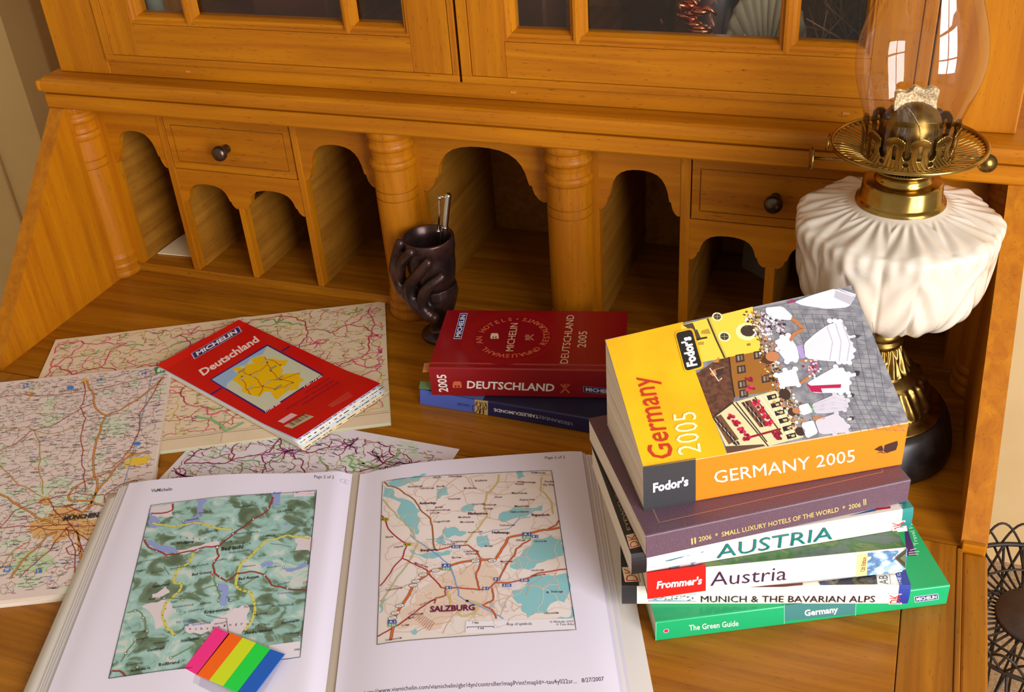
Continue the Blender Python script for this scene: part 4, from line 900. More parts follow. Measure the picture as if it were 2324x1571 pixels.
# ---- large road map unfolded flat at the back
U, W = axes(27); O = V((0.128, -0.357, 0)); WW, HH = 0.3826, 0.241
tl = V((0.0195, -0.1416, 0)); U = (V((0.3606, 0.0317, 0))-tl).normalized(); W = V((-U.y, U.x, 0)); O = tl-W*HH
T = thing('road_map', 'large road map unfolded on the desk beneath the red folded map', 'map', (O+U*WW/2+W*HH/2), 'maps spread on the desk')
MAPC = multi('road_map_paper', [(0, (232, 208, 176)), (0.60, (230, 208, 172)), (0.66, (212, 210, 166)), (0.72, (232, 204, 166))], 40, 0.7, 4, 0.5, 'EASE')
P2 = lambda a, b: (O+U*a+W*b).to_2d()
for i, (z, e) in enumerate(((0.0003, 0.003), (0.0008, 0.0015), (0.0013, 0.0))):
    slab('fold_layer', T, [P2(0.01, -e), P2(WW+e*0.3, -e), P2(WW, 0.1), P2(0.01, 0.1)], z, z+0.0004, ink((226, 212, 186) if i else (206, 220, 180), 0.7))
m = MB(); hA = lambda a, b: 0.0020+0.0010*exp(-((a-0.215)/0.006)**2)+0.0008*exp(-((a-0.29)/0.005)**2)*(b > 0.1)+0.0002*sin(a*22)*sin(b*19)
cv = Canvas(m, O, U, W, hA, rough=0.7); cv.grid([(0, 0), (WW, 0), (WW, HH), (0, HH)], MAPC, 0.006)
ins = lambda a, b: 0.004 < a < WW-0.004 and (0.022+0.0 < b < HH-0.003)
cv.inside = ins
PK, RD_, YL, GN, BL = (222, 86, 116), (186, 44, 44), (206, 176, 44), (120, 170, 96), (150, 180, 214)
network(cv, (0, WW, 0.02, HH), 620, 1, [(5, .00045, (196, 170, 120)), (9, .0007, YL), (5, .0007, RD_), (3, .0010, PK)], ins)
network(cv, (0, WW, 0.02, HH), 60, 2, [(2, .0014, RD_), (3, .0016, PK), (1, .0013, (170, 60, 90))], ins, 6, 2)
rnd = random.Random(5)
for i in range(16):
    p = (rnd.uniform(0, WW), rnd.uniform(0.02, HH)); cv.line(wig(p, (p[0]+rnd.uniform(-.05, .05), p[1]+rnd.uniform(-.03, .03)), rnd, .3, 3), rnd.uniform(.0012, .003), GN, 2)
for i in range(12):
    p = (rnd.uniform(0, WW), rnd.uniform(0.02, HH))
    for k in range(7): cv.line(wig((p[0]+rnd.gauss(0, .008), p[1]+rnd.gauss(0, .006)), p, rnd, .3, 2), .0012, (216, 60, 110), 9)
specks(cv, (0, WW, 0.02, HH), 900, 6, (96, 76, 76), 0.05, .0006, ins)
cv.inside = None
cv.line(cv.px(K4((985, 680), (1060, 690), (1110, 720), (1130, 750), (1180, 730), (1225, 705))), 0.0030, (136, 184, 130), 10)
cv.line([(0.0, 0.017), (WW, 0.017)], .0005, (120, 90, 80), 5); cv.line([(0.0, 0.020), (WW, 0.020)], .0003, (150, 120, 100), 5)
cv.line([(0.216, 0), (0.216, HH)], .0005, (196, 180, 150), 11)
m.build('map_face', T)
# ---- second map, half under the folder
MAPB = multi('map_paper_lilac', [(0, (232, 216, 228)), (0.56, (228, 220, 224)), (0.63, (206, 218, 196))], 40, 0.7, 4, 0.5, 'EASE')
u0, v0, w0, h0 = 0.292, -0.45, 0.2605, 0.2475
T = thing('road_map', 'lilac-tinted road map half covered by the open folder', 'map', (u0+w0/2, v0+h0/2, 0), 'maps spread on the desk')
m = MB(); cv = Canvas(m, (u0, v0, 0.0006), (1, 0, 0), (0, 1, 0), rough=0.7)
m.box(u0, u0+w0, v0, v0+h0, 0.0, 0.0005, ink((236, 226, 226), 0.7)); cv.grid([(0, 0), (w0, 0), (w0, h0), (0, h0)], MAPB, 0.02)
ins = lambda a, b: 0.003 < a < w0-0.012 and 0.10 < b < h0-0.010; cv.inside = ins
MP = (146, 24, 62); 
network(cv, (0, w0, .1, h0), 340, 21, [(6, .0004, (170, 140, 130)), (5, .0006, (190, 160, 50)), (4, .0007, (150, 50, 60)), (2, .0009, MP)], ins)
network(cv, (0, w0, .1, h0), 36, 22, [(3, .0013, MP), (2, .0012, (130, 30, 50)), (1, .0013, (170, 90, 150))], ins, 6, 2)
rnd = random.Random(15)
for i in range(14):
    p = (rnd.uniform(.05, w0), rnd.uniform(.16, h0)); cv.line(wig(p, (p[0]+rnd.uniform(-.05, .05), p[1]+rnd.uniform(-.03, .03)), rnd, .3, 3), rnd.uniform(.0014, .003), (140, 180, 120), 2)
for x, y in ((.02, .14), (.155, .225), (.10, .20), (.19, .215), (.225, .215)):
    for k in range(10): cv.line(wig((x+rnd.gauss(0, .009), y+rnd.gauss(0, .007)), (x, y), rnd, .3, 2), .001, (140, 40, 100), 9)
specks(cv, (0, w0, .1, h0), 620, 16, (80, 60, 80), 0.0, .0006, ins); m.build('map_face', T)
# ---- road atlas at the left, open at page 89
TR = V((0.1921, -0.1581, 0)); U = V((cos(radians(25)), sin(radians(25)), 0)); DN = V((0.1063, -0.181, 0)).normalized()
AW, AH = 0.27, 0.338; TLa = TR-U*AW; BRa = TR+DN*AH; BLa = TLa+DN*AH
T = thing('road_atlas', 'road atlas lying open at a page showing a big city at the left edge', 'atlas', ((TLa+BRa)/2))
for i, (z0, z1, e) in enumerate(((0.0026, 0.0042, 0.0014), (0.0042, 0.0056, 0.0007), (0.0056, 0.0069, 0.0))):
    q = [TLa-U*0.0+DN*e*0.2, BLa+DN*e, BRa+DN*e+U*e, TR+U*e]; slab('page_block' if i == 1 else 'page_stack', T, [p.to_2d() for p in q], z0, z1, PAGES)
slab('page_stack', T, [p.to_2d() for p in (BLa+DN*.0018-DN*.165, BLa+DN*.0018, BRa+DN*.0018+U*.0014, BRa-DN*.165+U*.0014)], 0.0002, 0.0026, PAGES)
m = MB(); W2 = -DN; Wp = V((-U.y, U.x, 0)); cv = Canvas(m, (BLa.x, BLa.y, 0.0071), U, Wp, rough=0.45, coat=0.15)
def auv(p): q = p-BLa; return (q.dot(U), q.dot(Wp))
quad = [auv(BLa), auv(BRa), auv(TR), auv(TLa)]
ATL = multi('atlas_paper', [(0, (232, 210, 204)), (0.57, (230, 212, 202)), (0.60, (216, 222, 196)), (0.68, (206, 218, 190))], 34, 0.45, 4, 0.5, 'EASE', 0.15)
cv.grid(quad, ATL, 0.02)
def ins(a, b):
    p = BLa+U*a+Wp*b; k = (p-TR); det = U.x*DN.y-U.y*DN.x; s_ = (k.x*DN.y-k.y*DN.x)/det; t_ = (U.x*k.y-U.y*k.x)/det
    return -AW < s_ < -0.004 and 0.004 < t_ < AH-0.006
cv.inside = ins
amin = min(q[0] for q in quad); amax = max(q[0] for q in quad); bx = (amin, amax, 0, max(q[1] for q in quad))
network(cv, bx, 1500, 31, [(10, .00035, (150, 140, 132)), (3, .0005, (180, 164, 110)), (1, .0006, (190, 110, 100))], ins)
specks(cv, bx, 2600, 32, (84, 76, 78), 0.0, .0006, ins); specks(cv, bx, 330, 33, (206, 60, 50), 0.0, .0009, ins, 9, (.0008, .0014)); specks(cv, bx, 90, 34, (70, 120, 200), 0.0, .0007, ins, 9, (.001, .004))
rnd = random.Random(44)
TAN = (226, 178, 110)
def patch(c, lay, r, *p):
    q = cv.px(AC(*p)); o = []
    for a, b in zip(q, q[1:]+q[:1]): o += wig(a, b, rnd, 0.35, 2)[:-1]
    cv.poly(o, c, lay)
patch(TAN, 3, 0, (300, 960), (420, 920), (500, 950), (560, 1010), (560, 1080), (500, 1140), (420, 1100), (330, 1150), (230, 1120), (160, 1080), (180, 1020)); patch(TAN, 3, 0, (240, 880), (300, 870), (290, 930), (250, 930)); patch(TAN, 3, 0, (140, 280), (190, 280), (185, 305), (150, 300)); patch(TAN, 3, 0, (470, 205), (500, 200), (505, 230), (480, 240)); patch(TAN, 3, 0, (700, 630), (780, 600), (790, 640), (720, 660)); patch((236, 200, 60), 8, 0, (720, 680), (850, 645), (845, 690), (760, 700), (718, 712)); patch((196, 214, 170), 2, 0, (40, 1200), (180, 1190), (300, 1230), (260, 1320), (60, 1310))
def road(c, w, *p, edge=None, amp=.07):
    q = wigl(cv.px(AC(*p)), rnd, amp, 2)
    if edge: cv.line(q, w*1.7, edge, 10)
    cv.line(q, w, c, 11)
MW, ME, R_, OY = (226, 150, 56), (130, 60, 30), (164, 40, 36), (190, 140, 40)
for p in ([(500, 215), (540, 300), (545, 360), (608, 415), (580, 500), (545, 610), (540, 740), (556, 845), (500, 950), (430, 1020)], [(608, 415), (700, 380), (810, 310), (940, 195)], [(0, 865), (45, 885), (120, 940), (240, 1015), (330, 1050)], [(640, 735), (520, 780), (440, 820), (395, 880), (410, 910), (500, 905), (590, 935)], [(860, 620), (760, 640), (660, 720), (560, 850), (510, 960)], [(60, 1355), (130, 1250), (210, 1180), (270, 1110), (330, 1080)], [(480, 1290), (455, 1180), (440, 1080)]): road(MW, .0011, *p, edge=ME)
for p in ([(0, 312), (120, 290), (250, 300), (420, 285), (560, 265), (700, 230), (880, 190)], [(480, 220), (490, 290), (460, 370), (495, 430), (465, 560), (470, 680), (485, 790), (490, 860)], [(0, 615), (90, 580), (180, 500), (330, 460), (460, 380), (540, 345)], [(930, 200), (850, 340), (800, 410), (795, 520), (750, 610), (640, 720)], [(0, 1060), (90, 960), (200, 920), (330, 880), (440, 860), (600, 870)], [(0, 1065), (120, 1050), (260, 1050), (400, 1045), (560, 1050)], [(280, 900), (310, 960), (370, 1010), (420, 1060), (480, 1200)], [(820, 780), (700, 810), (600, 880), (610, 920)], [(110, 1350), (200, 1270), (290, 1190), (360, 1090), (420, 1040)], [(430, 1320), (435, 1210), (400, 1120), (380, 1060)], [(380, 1180), (430, 1150), (470, 1180), (450, 1220), (400, 1215), (380, 1180)], [(290, 940), (400, 940), (470, 970)], [(280, 1000), (360, 980), (430, 960), (540, 910)], [(150, 1090), (230, 1060), (300, 1075), (420, 1075), (520, 1150), (540, 1190)]): road(R_, .0008, *p)
for p in ([(0, 700), (60, 760), (120, 820), (240, 880)], [(200, 500), (230, 640), (240, 780), (250, 870)], [(0, 490), (150, 480), (300, 520), (480, 470)], [(0, 1300), (80, 1190), (180, 1130)]): road(OY, .0008, *p)
for p in ([(700, 850), (740, 720), (800, 500), (875, 180)], [(0, 1290), (200, 1275), (340, 1265), (470, 1260)]): cv.line(cv.px(AC(*p)), .0005, (90, 150, 206), 9)
cv.inside = None
BK_ = (44, 34, 36)
cv.tpx('MÜNCHEN', AC((364, 1020))[0], AC((566, 1000))[0], AC((372, 996))[0], BK_, bold=0.05, lay=13)
for s_, a, b, t in (('Dachau', (316, 866), (384, 858), (318, 854)), ('nberg', (0, 1296), (62, 1284), (2, 1280)), ('Markt', (180, 752), (222, 746), (182, 740)), ('INGOLSTADT', (340, 284), (470, 268), (342, 272))): cv.tpx(s_, AC(a)[0], AC(b)[0], AC(t)[0], BK_, lay=13, res=1)
for s_, a, b, t in (('17', (134, 256), (166, 250), (136, 238)), ('18', (560, 220), (588, 214), (562, 204)), ('19', (816, 184), (846, 178), (818, 168)), ('18', (206, 1326), (244, 1320), (208, 1302))): cv.tpx(s_, AC(a)[0], AC(b)[0], AC(t)[0], (60, 120, 200), bold=0.03, lay=13, res=1)
for x, y, s_ in ((405, 255, ''), (790, 578, ''), (40, 1308, '99')):
    q = cv.px(AC((x-22, y+8), (x-14, y-8), (x+12, y-12), (x+22, y-2), (x+10, y+10))); cv.poly(q, (54, 130, 206), 12)
    if s_: cv.tpx(s_, AC((x-10, y+5))[0], AC((x+12, y+2))[0], AC((x-10, y-8))[0], WH, bold=0.03, lay=13, res=1)
cv.poly(cv.px(AC((895, 178), (888, 140), (965, 122), (972, 160))), (38, 140, 70), 12); cv.tpx('89', AC((904, 168))[0], AC((942, 160))[0], AC((906, 146))[0], WH, bold=0.04, lay=13)
cv.poly(cv.px(AC((972, 160), (965, 122), (982, 120), (990, 160))), (120, 180, 216), 12); cv.poly(cv.px(AC((990, 160), (982, 120), (992, 128), (998, 172))), (222, 90, 90), 12)
m.build('open_page', T)
# ---- red folded map of Germany
tl, tr = V((0.1797, -0.1653, 0)), V((0.2153, -0.0571, 0)); br, bl = V((0.4371, -0.146, 0)), V((0.4031, -0.2312, 0))
U = ((tr-tl)+(br-bl)).normalized(); W = V((-U.y, U.x, 0)); ML, MW_ = 0.236, 0.1125; O = tl-W*ML
T = thing('folded_map', 'red folded map of Germany with a yellow country on its cover', 'map', O+U*MW_/2+W*ML/2+V((0, 0, 0.0045)))
lift = lambda b: 0.0045*sm(0.06-b, 0.0, 0.06)
for i in range(4):
    m = MB(); z = 0.0050+0.0011*i; e = 0.0009*(3-i)
    cvl = Canvas(m, O+V((0, 0, z)), U, W, lambda a, b, i=i: lift(b)*(0.12+0.2*i)); cvl.grid([(-e*.4, -e*3.2), (MW_+e, -e*3.2), (MW_+e, ML), (-e*.4, ML)], ink(((232, 214, 170), (206, 214, 216), (236, 226, 206), (190, 206, 226))[i], 0.65), 0.01)
    rnd = random.Random(60+i)
    for k in range(60): a = rnd.uniform(0, MW_); cvl.rect(a, -e*3.2+0.0003, rnd.uniform(.0006, .003), .0012, rnd.choice([(196, 70, 60), (110, 150, 180), (90, 90, 80), (220, 190, 60)]), 1)
    o = m.build('map_fold', T); md = o.modifiers.new('t', 'SOLIDIFY'); md.thickness = 0.0008; md.offset = -1
m = MB(); cv = Canvas(m, O+V((0, 0, 0.0096)), U, W, lambda a, b: lift(b)*0.95, coat=0.25, rough=0.4)
MR = (206, 6, 14); cv.grid([(0, 0), (MW_, 0), (MW_, ML), (0, ML)], MR, 0.005)
cv.poly([(0, ML-0.016), (MW_, ML-0.016), (MW_, ML), (0, ML)], (222, 10, 16), 1, fine=.02)
def dp(c, lay, *p): cv.poly(cv.px(DC(*p)), c, lay, fine=.012)
def dl(c, w_, lay, *p): cv.line(cv.px(DC(*p)), w_, c, lay)
dp((56, 26, 110), 2, (530, 685), (1085, 345), (1625, 635), (1060, 1008)); dp((204, 208, 176), 3, (552, 684), (1085, 362), (1600, 640), (1065, 988))
dp((150, 184, 216), 4, (552, 684), (1085, 362), (1040, 440), (930, 480), (880, 540), (745, 580), (810, 640), (700, 720), (690, 770))
dp((236, 190, 10), 5, (740, 585), (800, 560), (850, 580), (890, 540), (960, 530), (930, 490), (1000, 465), (1060, 460), (1085, 490), (1130, 480), (1200, 500), (1280, 500), (1260, 550), (1215, 560), (1235, 600), (1215, 640), (1250, 630), (1400, 620), (1395, 670), (1440, 685), (1390, 720), (1380, 780), (1290, 790), (1230, 830), (1180, 875), (1150, 860), (1120, 800), (1060, 800), (1010, 850), (960, 840), (900, 820), (840, 800), (850, 760), (790, 710), (750, 690), (800, 640), (800, 600))
rnd = random.Random(77)
def dr(*p): cv.line(wigl(cv.px(DC(*p)), rnd, .1, 2), .0010, (196, 110, 20), 7)
for p in ([(1060, 470), (1090, 540), (1120, 600), (1200, 680), (1330, 715)], [(840, 600), (920, 640), (1010, 600), (1080, 540)], [(930, 650), (1000, 690), (1040, 750), (1160, 780), (1330, 715)], [(820, 670), (880, 740), (890, 780), (1040, 750), (1120, 690), (1210, 680)], [(1040, 760), (1000, 840)], [(1090, 490), (1210, 550)], [(1210, 690), (1400, 620)], [(890, 780), (930, 830)]): dr(*p)
for x, y in ((1085, 520), (920, 640), (1210, 545), (1040, 750), (895, 780), (1330, 715), (1160, 780), (840, 655), (1120, 600), (1210, 685)): a, b = cv.uv(DC((x, y))[0]); cv.disc(a, b, .0011, (120, 50, 20), 8)
for x, y in ((1060, 515), (1140, 570), (970, 640), (850, 670), (1200, 670), (1090, 715), (930, 755), (1190, 755), (1290, 755), (840, 600)):
    dp(rnd.choice([(150, 150, 110), (196, 186, 140)]), 9, (x-40, y+16), (x+30, y-24), (x+36, y-12), (x-34, y+28))
for p in (((540, 828), (645, 765)), ((1220, 412), (1300, 365))): dl((70, 20, 100), .003, 2, *p)
LW = (236, 214, 200)
plate(cv, 'MICHELIN', DC((415, 455))[0], DC((800, 232))[0], DC((398, 425))[0], (44, 36, 120), WH, (190, 180, 190), pady=0.3, bold=0.04, padx=0.07, lay=5)
cv.tpx('Deutschland', DC((470, 648))[0], DC((1012, 312))[0], DC((425, 598))[0], (244, 220, 206), bold=0.03, lay=5)
for i, (a, b, s_) in enumerate((((1450, 820), (1680, 680), 'ORTSVERZEICHNIS'), ((1420, 935), (1775, 715), 'VERKEHRSHINWEISE'), ((1275, 975), (1725, 700), 'ENTFERNUNGEN UND FAHRZEITEN'))):
    cv.tpx(s_, DC(a)[0], DC(b)[0], DC((a[0]-10, a[1]-14))[0], (120, 16, 60), lay=5, res=1)
cv.tpx('1/750 000', DC((1072, 1000))[0], DC((1215, 912))[0], DC((1062, 986))[0], WH, bold=0.03, lay=6); cv.tpx('1 cm : 7,5 km', DC((1442, 762))[0], DC((1612, 656))[0], DC((1432, 746))[0], WH, bold=0.03, lay=6)
dp((240, 190, 196), 5, (1185, 1085), (1315, 1005), (1375, 1025), (1240, 1105)); dp((196, 180, 140), 5, (1240, 1130), (1450, 1015), (1535, 1040), (1320, 1155))
for i in range(17): x = 1300+i*10; dl((60, 40, 30), rnd.choice([.0003, .0006, .0009]), 6, (x-20, 1106-i*6.0), (x+32, 1130-i*6.0))
for i in range(4): dl((226, 150, 130), .0004, 5, (1665+i*12, 935+i*4), (1870+i*10, 800+i*14))
dl((140, 16, 60), .0012, 5, (195, 440), (480, 290)); m.build('map_cover', T)
# ---- open white folder with printed route maps in clear sleeves
TF = thing('ring_folder', 'white display folder lying open with two printed maps in clear sleeves', 'folder', (0.58, -0.38, 0.0))
AU, AW_ = axes(22.6); G = V((0.4745, -0.2665, 0)); FP = ink((232, 228, 220), 0.35, 0.3); SL = ink((222, 216, 230), 0.25, 0.3)
LL, LR = -0.2085, 0.2115; PH = 0.306
def q2(a, b): return (G+AU*a+AW_*b).to_2d()
rise = lambda a: 0.0066*sm(-a, 0.03, 0.13)          # the left half lies up on the atlas
m = MB(); c = Canvas(m, G+V((0, 0, 0.0024)), AU, AW_, lambda a, b: rise(a)); c.grid([(-0.2325, -0.32), (-0.008, -0.32), (-0.008, 0.004), (-0.2275, -0.006)], FP, 0.008); o = m.build('cover_board', TF); md = o.modifiers.new('t', 'SOLIDIFY'); md.thickness = 0.0016; md.offset = -1
slab('cover_board', TF, [q2(0.008, -0.32), q2(0.2360, -0.32), q2(0.2360, -0.004), q2(0.228, 0.002), q2(0.008, 0.004)], 0.0008, 0.0024, FP)
slab('spine_strip', TF, [q2(-0.008, -0.32), q2(0.008, -0.32), q2(0.008, 0.004), q2(-0.008, 0.004)], 0.0006, 0.0026, ink((206, 190, 170), 0.4))
hL = lambda a, b: rise(a)+0.0098-0.0058*exp(-((a+0.001)/0.010)**2)-0.002*exp(-((a-LL)/0.012)**2)
hR = lambda a, b: 0.0034+0.0074*(1-exp(-((max(a-0.006, 0))/0.024)**1.6))+0.0016*sin(pi*min(1, max(0, a/0.22)))-0.0025*exp(-((a-0.222)/0.016)**2)
HL, HR = (lambda a, b: hL(a, b)), (lambda a, b: hR(a, b))
for side, hf, rng in ((-1, HL, (LL, -0.004)), (1, HR, (0.004, LR))):
    for i in range(4):
        k = (i+1)/5.2; e = 0.0105-0.0026*i
        m = MB(); c = Canvas(m, G+V((0, 0, 0.0028)), AU, AW_, lambda a, b, k=k, hf=hf: (rise(a) if a < 0 else 0)+max(0.0002, (hf(a, b)-(rise(a) if a < 0 else 0)-0.0034)*k))
        x0, x1 = (rng[0]-e, rng[1]) if side < 0 else (rng[0], rng[1]+e)
        c.grid([(x0, -PH-0.01), (x1, -PH-0.01), (x1, -0.001+0.0012*(i % 2)), (x0, -0.001+0.0012*(i % 2))], SL if i % 2 else FP, 0.006); m.build('clear_sleeve', TF)
PAPER = ink((236, 231, 245), 0.5, 0.2)
def page(side, hf, rng):
    m = MB(); c = Canvas(m, G+V((0, 0, 0.0006)), AU, AW_, hf, coat=0.2, rough=0.5)
    c.grid([(rng[0], -PH), (rng[1], -PH), (rng[1], -0.001), (rng[0], -0.001)], PAPER, 0.004); return m, c
def fits(pts): return pts
# left page: lake district map
m, c = page(-1, HL, (LL, -0.003))
MBd = [LC(*p)[0] for p in (((372, 1495),), ((1470, 1372),), ((1565, 414),), ((615, 500),))]
mb = c.px(MBd); ALPM = multi('relief_map_print', [(0, (226, 214, 216)), (0.36, (206, 216, 206)), (0.40, (172, 208, 198)), (0.50, (152, 194, 184)), (0.525, (140, 178, 164)), (0.555, (112, 138, 112)), (0.62, (98, 122, 96)), (0.70, (86, 108, 84))], (52, 62, 50), 0.5, 3, 0.7, 'EASE', 0.2, (0, 0, radians(22)))
def pgrid(c, quad, mat, lay, n=40):
    p = [V((*q, 0)) for q in quad]; vs = []; L = lay*0.00004
    for j in range(n+1):
        for i in range(n+1):
            t, k = i/n, j/n; q = (p[0]*(1-t)+p[1]*t)*(1-k)+(p[3]*(1-t)+p[2]*t)*k; vs.append(c.P(q.x, q.y, L))
    c.mb.add(vs, [(j*(n+1)+i, j*(n+1)+i+1, (j+1)*(n+1)+i+1, (j+1)*(n+1)+i) for j in range(n) for i in range(n)], mat, True)
pgrid(c, mb, ALPM, 1); c.frame(mb, .0005, (40, 40, 44), 14)
def inq(quad):
    def f(a, b):
        for (x0, y0), (x1, y1) in zip(quad, quad[1:]+quad[:1]):
            if (x1-x0)*(b-y0)-(y1-y0)*(a-x0) < 0: return False
        return True
    return f
c.inside = inq(mb); rnd = random.Random(90)
def area(c, cr, col, lay, *p, amp=.25):
    q = c.px(cr(*p)); o = []
    for a, b in zip(q, q[1:]+q[:1]): o += wig(a, b, rnd, amp, 2)[:-1]
    c.poly(o, col, lay, fine=.008)
def rdl(c, cr, col, w_, lay, *p, edge=None, amp=.08):
    q = wigl(c.px(cr(*p)), rnd, amp, 2)
    if edge: c.line(q, w_*1.4, edge, lay)
    c.line(q, w_, col, lay+1)
LAKE = (146, 162, 214); SNOW = (226, 214, 218)
area(c, LC, SNOW, 2, (740, 740), (900, 730), (1000, 700), (1010, 740), (880, 765), (760, 775)); area(c, LC, SNOW, 2, (1090, 1090), (1180, 1080), (1190, 1170), (1130, 1240), (1000, 1260), (860, 1230), (800, 1200), (950, 1180)); area(c, LC, SNOW, 2, (620, 1010), (700, 960), (720, 1000), (640, 1040)); area(c, LC, SNOW, 2, (1440, 690), (1530, 680), (1530, 770), (1440, 760)); area(c, LC, SNOW, 2, (560, 1080), (680, 1040), (690, 1180), (640, 1210)); area(c, LC, SNOW, 2, (610, 510), (740, 490), (740, 560), (620, 570))
area(c, LC, LAKE, 3, (880, 475), (940, 470), (920, 540), (890, 600), (820, 625), (800, 600), (860, 570)); area(c, LC, LAKE, 3, (600, 545), (640, 560), (670, 600), (640, 630), (600, 600)); area(c, LC, LAKE, 3, (580, 700), (640, 705), (720, 735), (770, 765), (720, 775), (640, 755), (590, 730)); area(c, LC, LAKE, 3, (1320, 420), (1362, 420), (1345, 490), (1310, 515)); area(c, LC, LAKE, 3, (1000, 945), (1040, 950), (1060, 1010), (1050, 1070), (1015, 1075), (1025, 1010)); area(c, LC, LAKE, 3, (1380, 860), (1500, 825), (1505, 845), (1390, 880)); area(c, LC, LAKE, 3, (1240, 840), (1310, 820), (1300, 850), (1250, 855)); area(c, LC, LAKE, 3, (1380, 600), (1405, 598), (1400, 620))
RDC = (166, 62, 50)
YBD = (214, 206, 96)
for p in ([(860, 770), (840, 830), (760, 870), (740, 940), (790, 950), (770, 1000), (700, 1060), (680, 1130), (700, 1200), (750, 1245)], [(1520, 690), (1400, 670), (1270, 700), (1200, 780), (1130, 830), (1100, 960), (1140, 990), (1190, 1000), (1210, 1110), (1150, 1220)], [(620, 600), (760, 620), (850, 600), (960, 620), (1080, 640)]):
    rdl(c, LC, YBD, .0022, 4, *p); q = wigl(c.px(LC(*p)), rnd, .08, 2)
    for a in q[::2]: c.disc(a[0], a[1], .0005, (60, 50, 40), 6, n=6)
for p in ([(1320, 430), (1290, 520), (1200, 580), (1085, 665), (1000, 740)], [(575, 700), (600, 740), (700, 785), (800, 770), (920, 740), (1010, 730)], [(995, 745), (1005, 790), (970, 840), (980, 890), (1050, 935), (1110, 890), (1180, 880), (1270, 905), (1310, 960), (1400, 980), (1505, 990)], [(380, 1450), (430, 1450), (470, 1480)], [(615, 545), (680, 545), (735, 530), (740, 490)]): rdl(c, LC, RDC, .0011, 7, *p, edge=(110, 30, 30))
for p in ([(460, 1120), (530, 1100), (580, 1150), (590, 1230), (520, 1280), (470, 1350), (440, 1400)], [(700, 1030), (800, 1040), (860, 1000), (990, 960)], [(980, 900), (985, 960), (1010, 1010), (1000, 1060)], [(1110, 1040), (1140, 960), (1230, 905)], [(720, 1380), (880, 1290), (930, 1250)]): rdl(c, LC, (120, 140, 80), .0010, 7, *p)
for p in ([(1010, 720), (1080, 660), (1200, 575)], [(540, 830), (640, 810)], [(690, 850), (720, 900)], [(1300, 720), (1420, 740)], [(930, 1130), (1050, 1150), (1060, 1250)], [(600, 1230), (560, 1290), (480, 1370)]): rdl(c, LC, (90, 90, 80), .0004, 9, *p)
c.inside = None
BKM = (34, 34, 38)
for s_, x0, y0, x1, y1, hh in (('Bad Ischl', 1018, 762, 1142, 748, 20), ('St. Wolfgang', 726, 730, 860, 714, 14), ('Bad Goisern', 850, 906, 962, 890, 14), ('Bad Aussee', 1116, 932, 1234, 916, 16), ('Krippenstein', 920, 1124, 1064, 1104, 18), ('Gosau', 724, 1062, 764, 1054, 10), ('Hallstatt', 898, 1074, 960, 1064, 12), ('Obertraun', 1044, 1034, 1104, 1026, 9), ('Roßbrand', 658, 1426, 776, 1408, 18), ('Gerzkopf', 590, 1342, 690, 1326, 16), ('Stoderzinken', 1150, 1242, 1310, 1222, 18), ('Gröbming', 1380, 1244, 1466, 1236, 12), ('Radstädter H.', 498, 1458, 612, 1440, 14), ('Schattbach', 474, 1424, 568, 1410, 12), ('Hoher Dachstein', 786, 1288, 890, 1270, 16), ('Riesenkogel', 726, 872, 800, 856, 10), ('Gamsfeld', 620, 976, 718, 960, 15), ('Rettenbachalm', 1064, 778, 1180, 762, 10), ('Leonsberg', 910, 664, 994, 648, 13), ('Schönberg', 1236, 686, 1326, 674, 12), ('Offensee', 1412, 614, 1486, 604, 11), ('Gosauschmied', 738, 1092, 856, 1076, 12), ('Gr. Schwarzkogel', 800, 1122, 918, 1098, 11), ('Rußbach', 604, 1046, 678, 1034, 12), ('Hirzberg', 1206, 1136, 1280, 1124, 13), ('Kammspitz', 1364, 1182, 1466, 1166, 14), ('Hochmühleck', 1310, 1086, 1434, 1074, 13), ('Dachstein-Rieseneishöhle', 1150, 1090, 1300, 1070, 13), ('Loser', 1230, 796, 1278, 788, 11), ('Grundlsee', 1276, 864, 1360, 852, 11), ('Altaussee', 1140, 858, 1214, 848, 10), ('Odensee', 1338, 1014, 1416, 1004, 12), ('Äußere Kainisch', 1340, 962, 1410, 946, 12), ('Posern', 618, 894, 676, 884, 10), ('Annaberg', 502, 1238, 582, 1226, 12), ('Lungötz', 534, 1276, 600, 1264, 12), ('Zinken', 528, 886, 586, 874, 12), ('Weißenbach', 846, 858, 944, 842, 11), ('Mitterweißenbach', 1092, 670, 1230, 656, 11), ('Traunkirchen', 1212, 448, 1304, 436, 10), ('Unterach', 812, 594, 886, 580, 12), ('Steinbach', 886, 552, 962, 538, 11), ('Feuerkogel', 1094, 520, 1190, 506, 12), ('Elbenberg', 1340, 544, 1424, 530, 13), ('Simony-H.', 978, 1188, 1054, 1174, 11), ('Hofpürgl-H.', 630, 1300, 720, 1284, 12), ('Lauffen', 988, 822, 1050, 812, 10)):
    blue = s_ in ('Offensee', 'Odensee'); c.tpx(s_, LC((x0, y0))[0], LC((x1, y1))[0], LC((x0+hh*.2, y0-hh))[0], (50, 90, 170) if blue else BKM, bold=0.02 if hh > 13 else 0.0, lay=12, res=1)
for s_, x0, y0, x1, y1, hh, col in (('Vd. Gosausee', 758, 1182, 880, 1164, 16, (50, 90, 180)), ('Hi. Gosausee', 806, 1198, 956, 1180, 16, (50, 90, 180)), ('28', 950, 910, 974, 904, 14, (200, 40, 30)), ('31', 1254, 574, 1272, 570, 12, (200, 40, 30)), ('26', 686, 808, 712, 800, 12, (200, 40, 30)), ('27', 1486, 954, 1512, 950, 14, (200, 40, 30)), ('9', 566, 1172, 576, 1168, 10, (200, 40, 30))): c.tpx(s_, LC((x0, y0))[0], LC((x1, y1))[0], LC((x0+hh*.2, y0-hh))[0], col, lay=12, res=1)
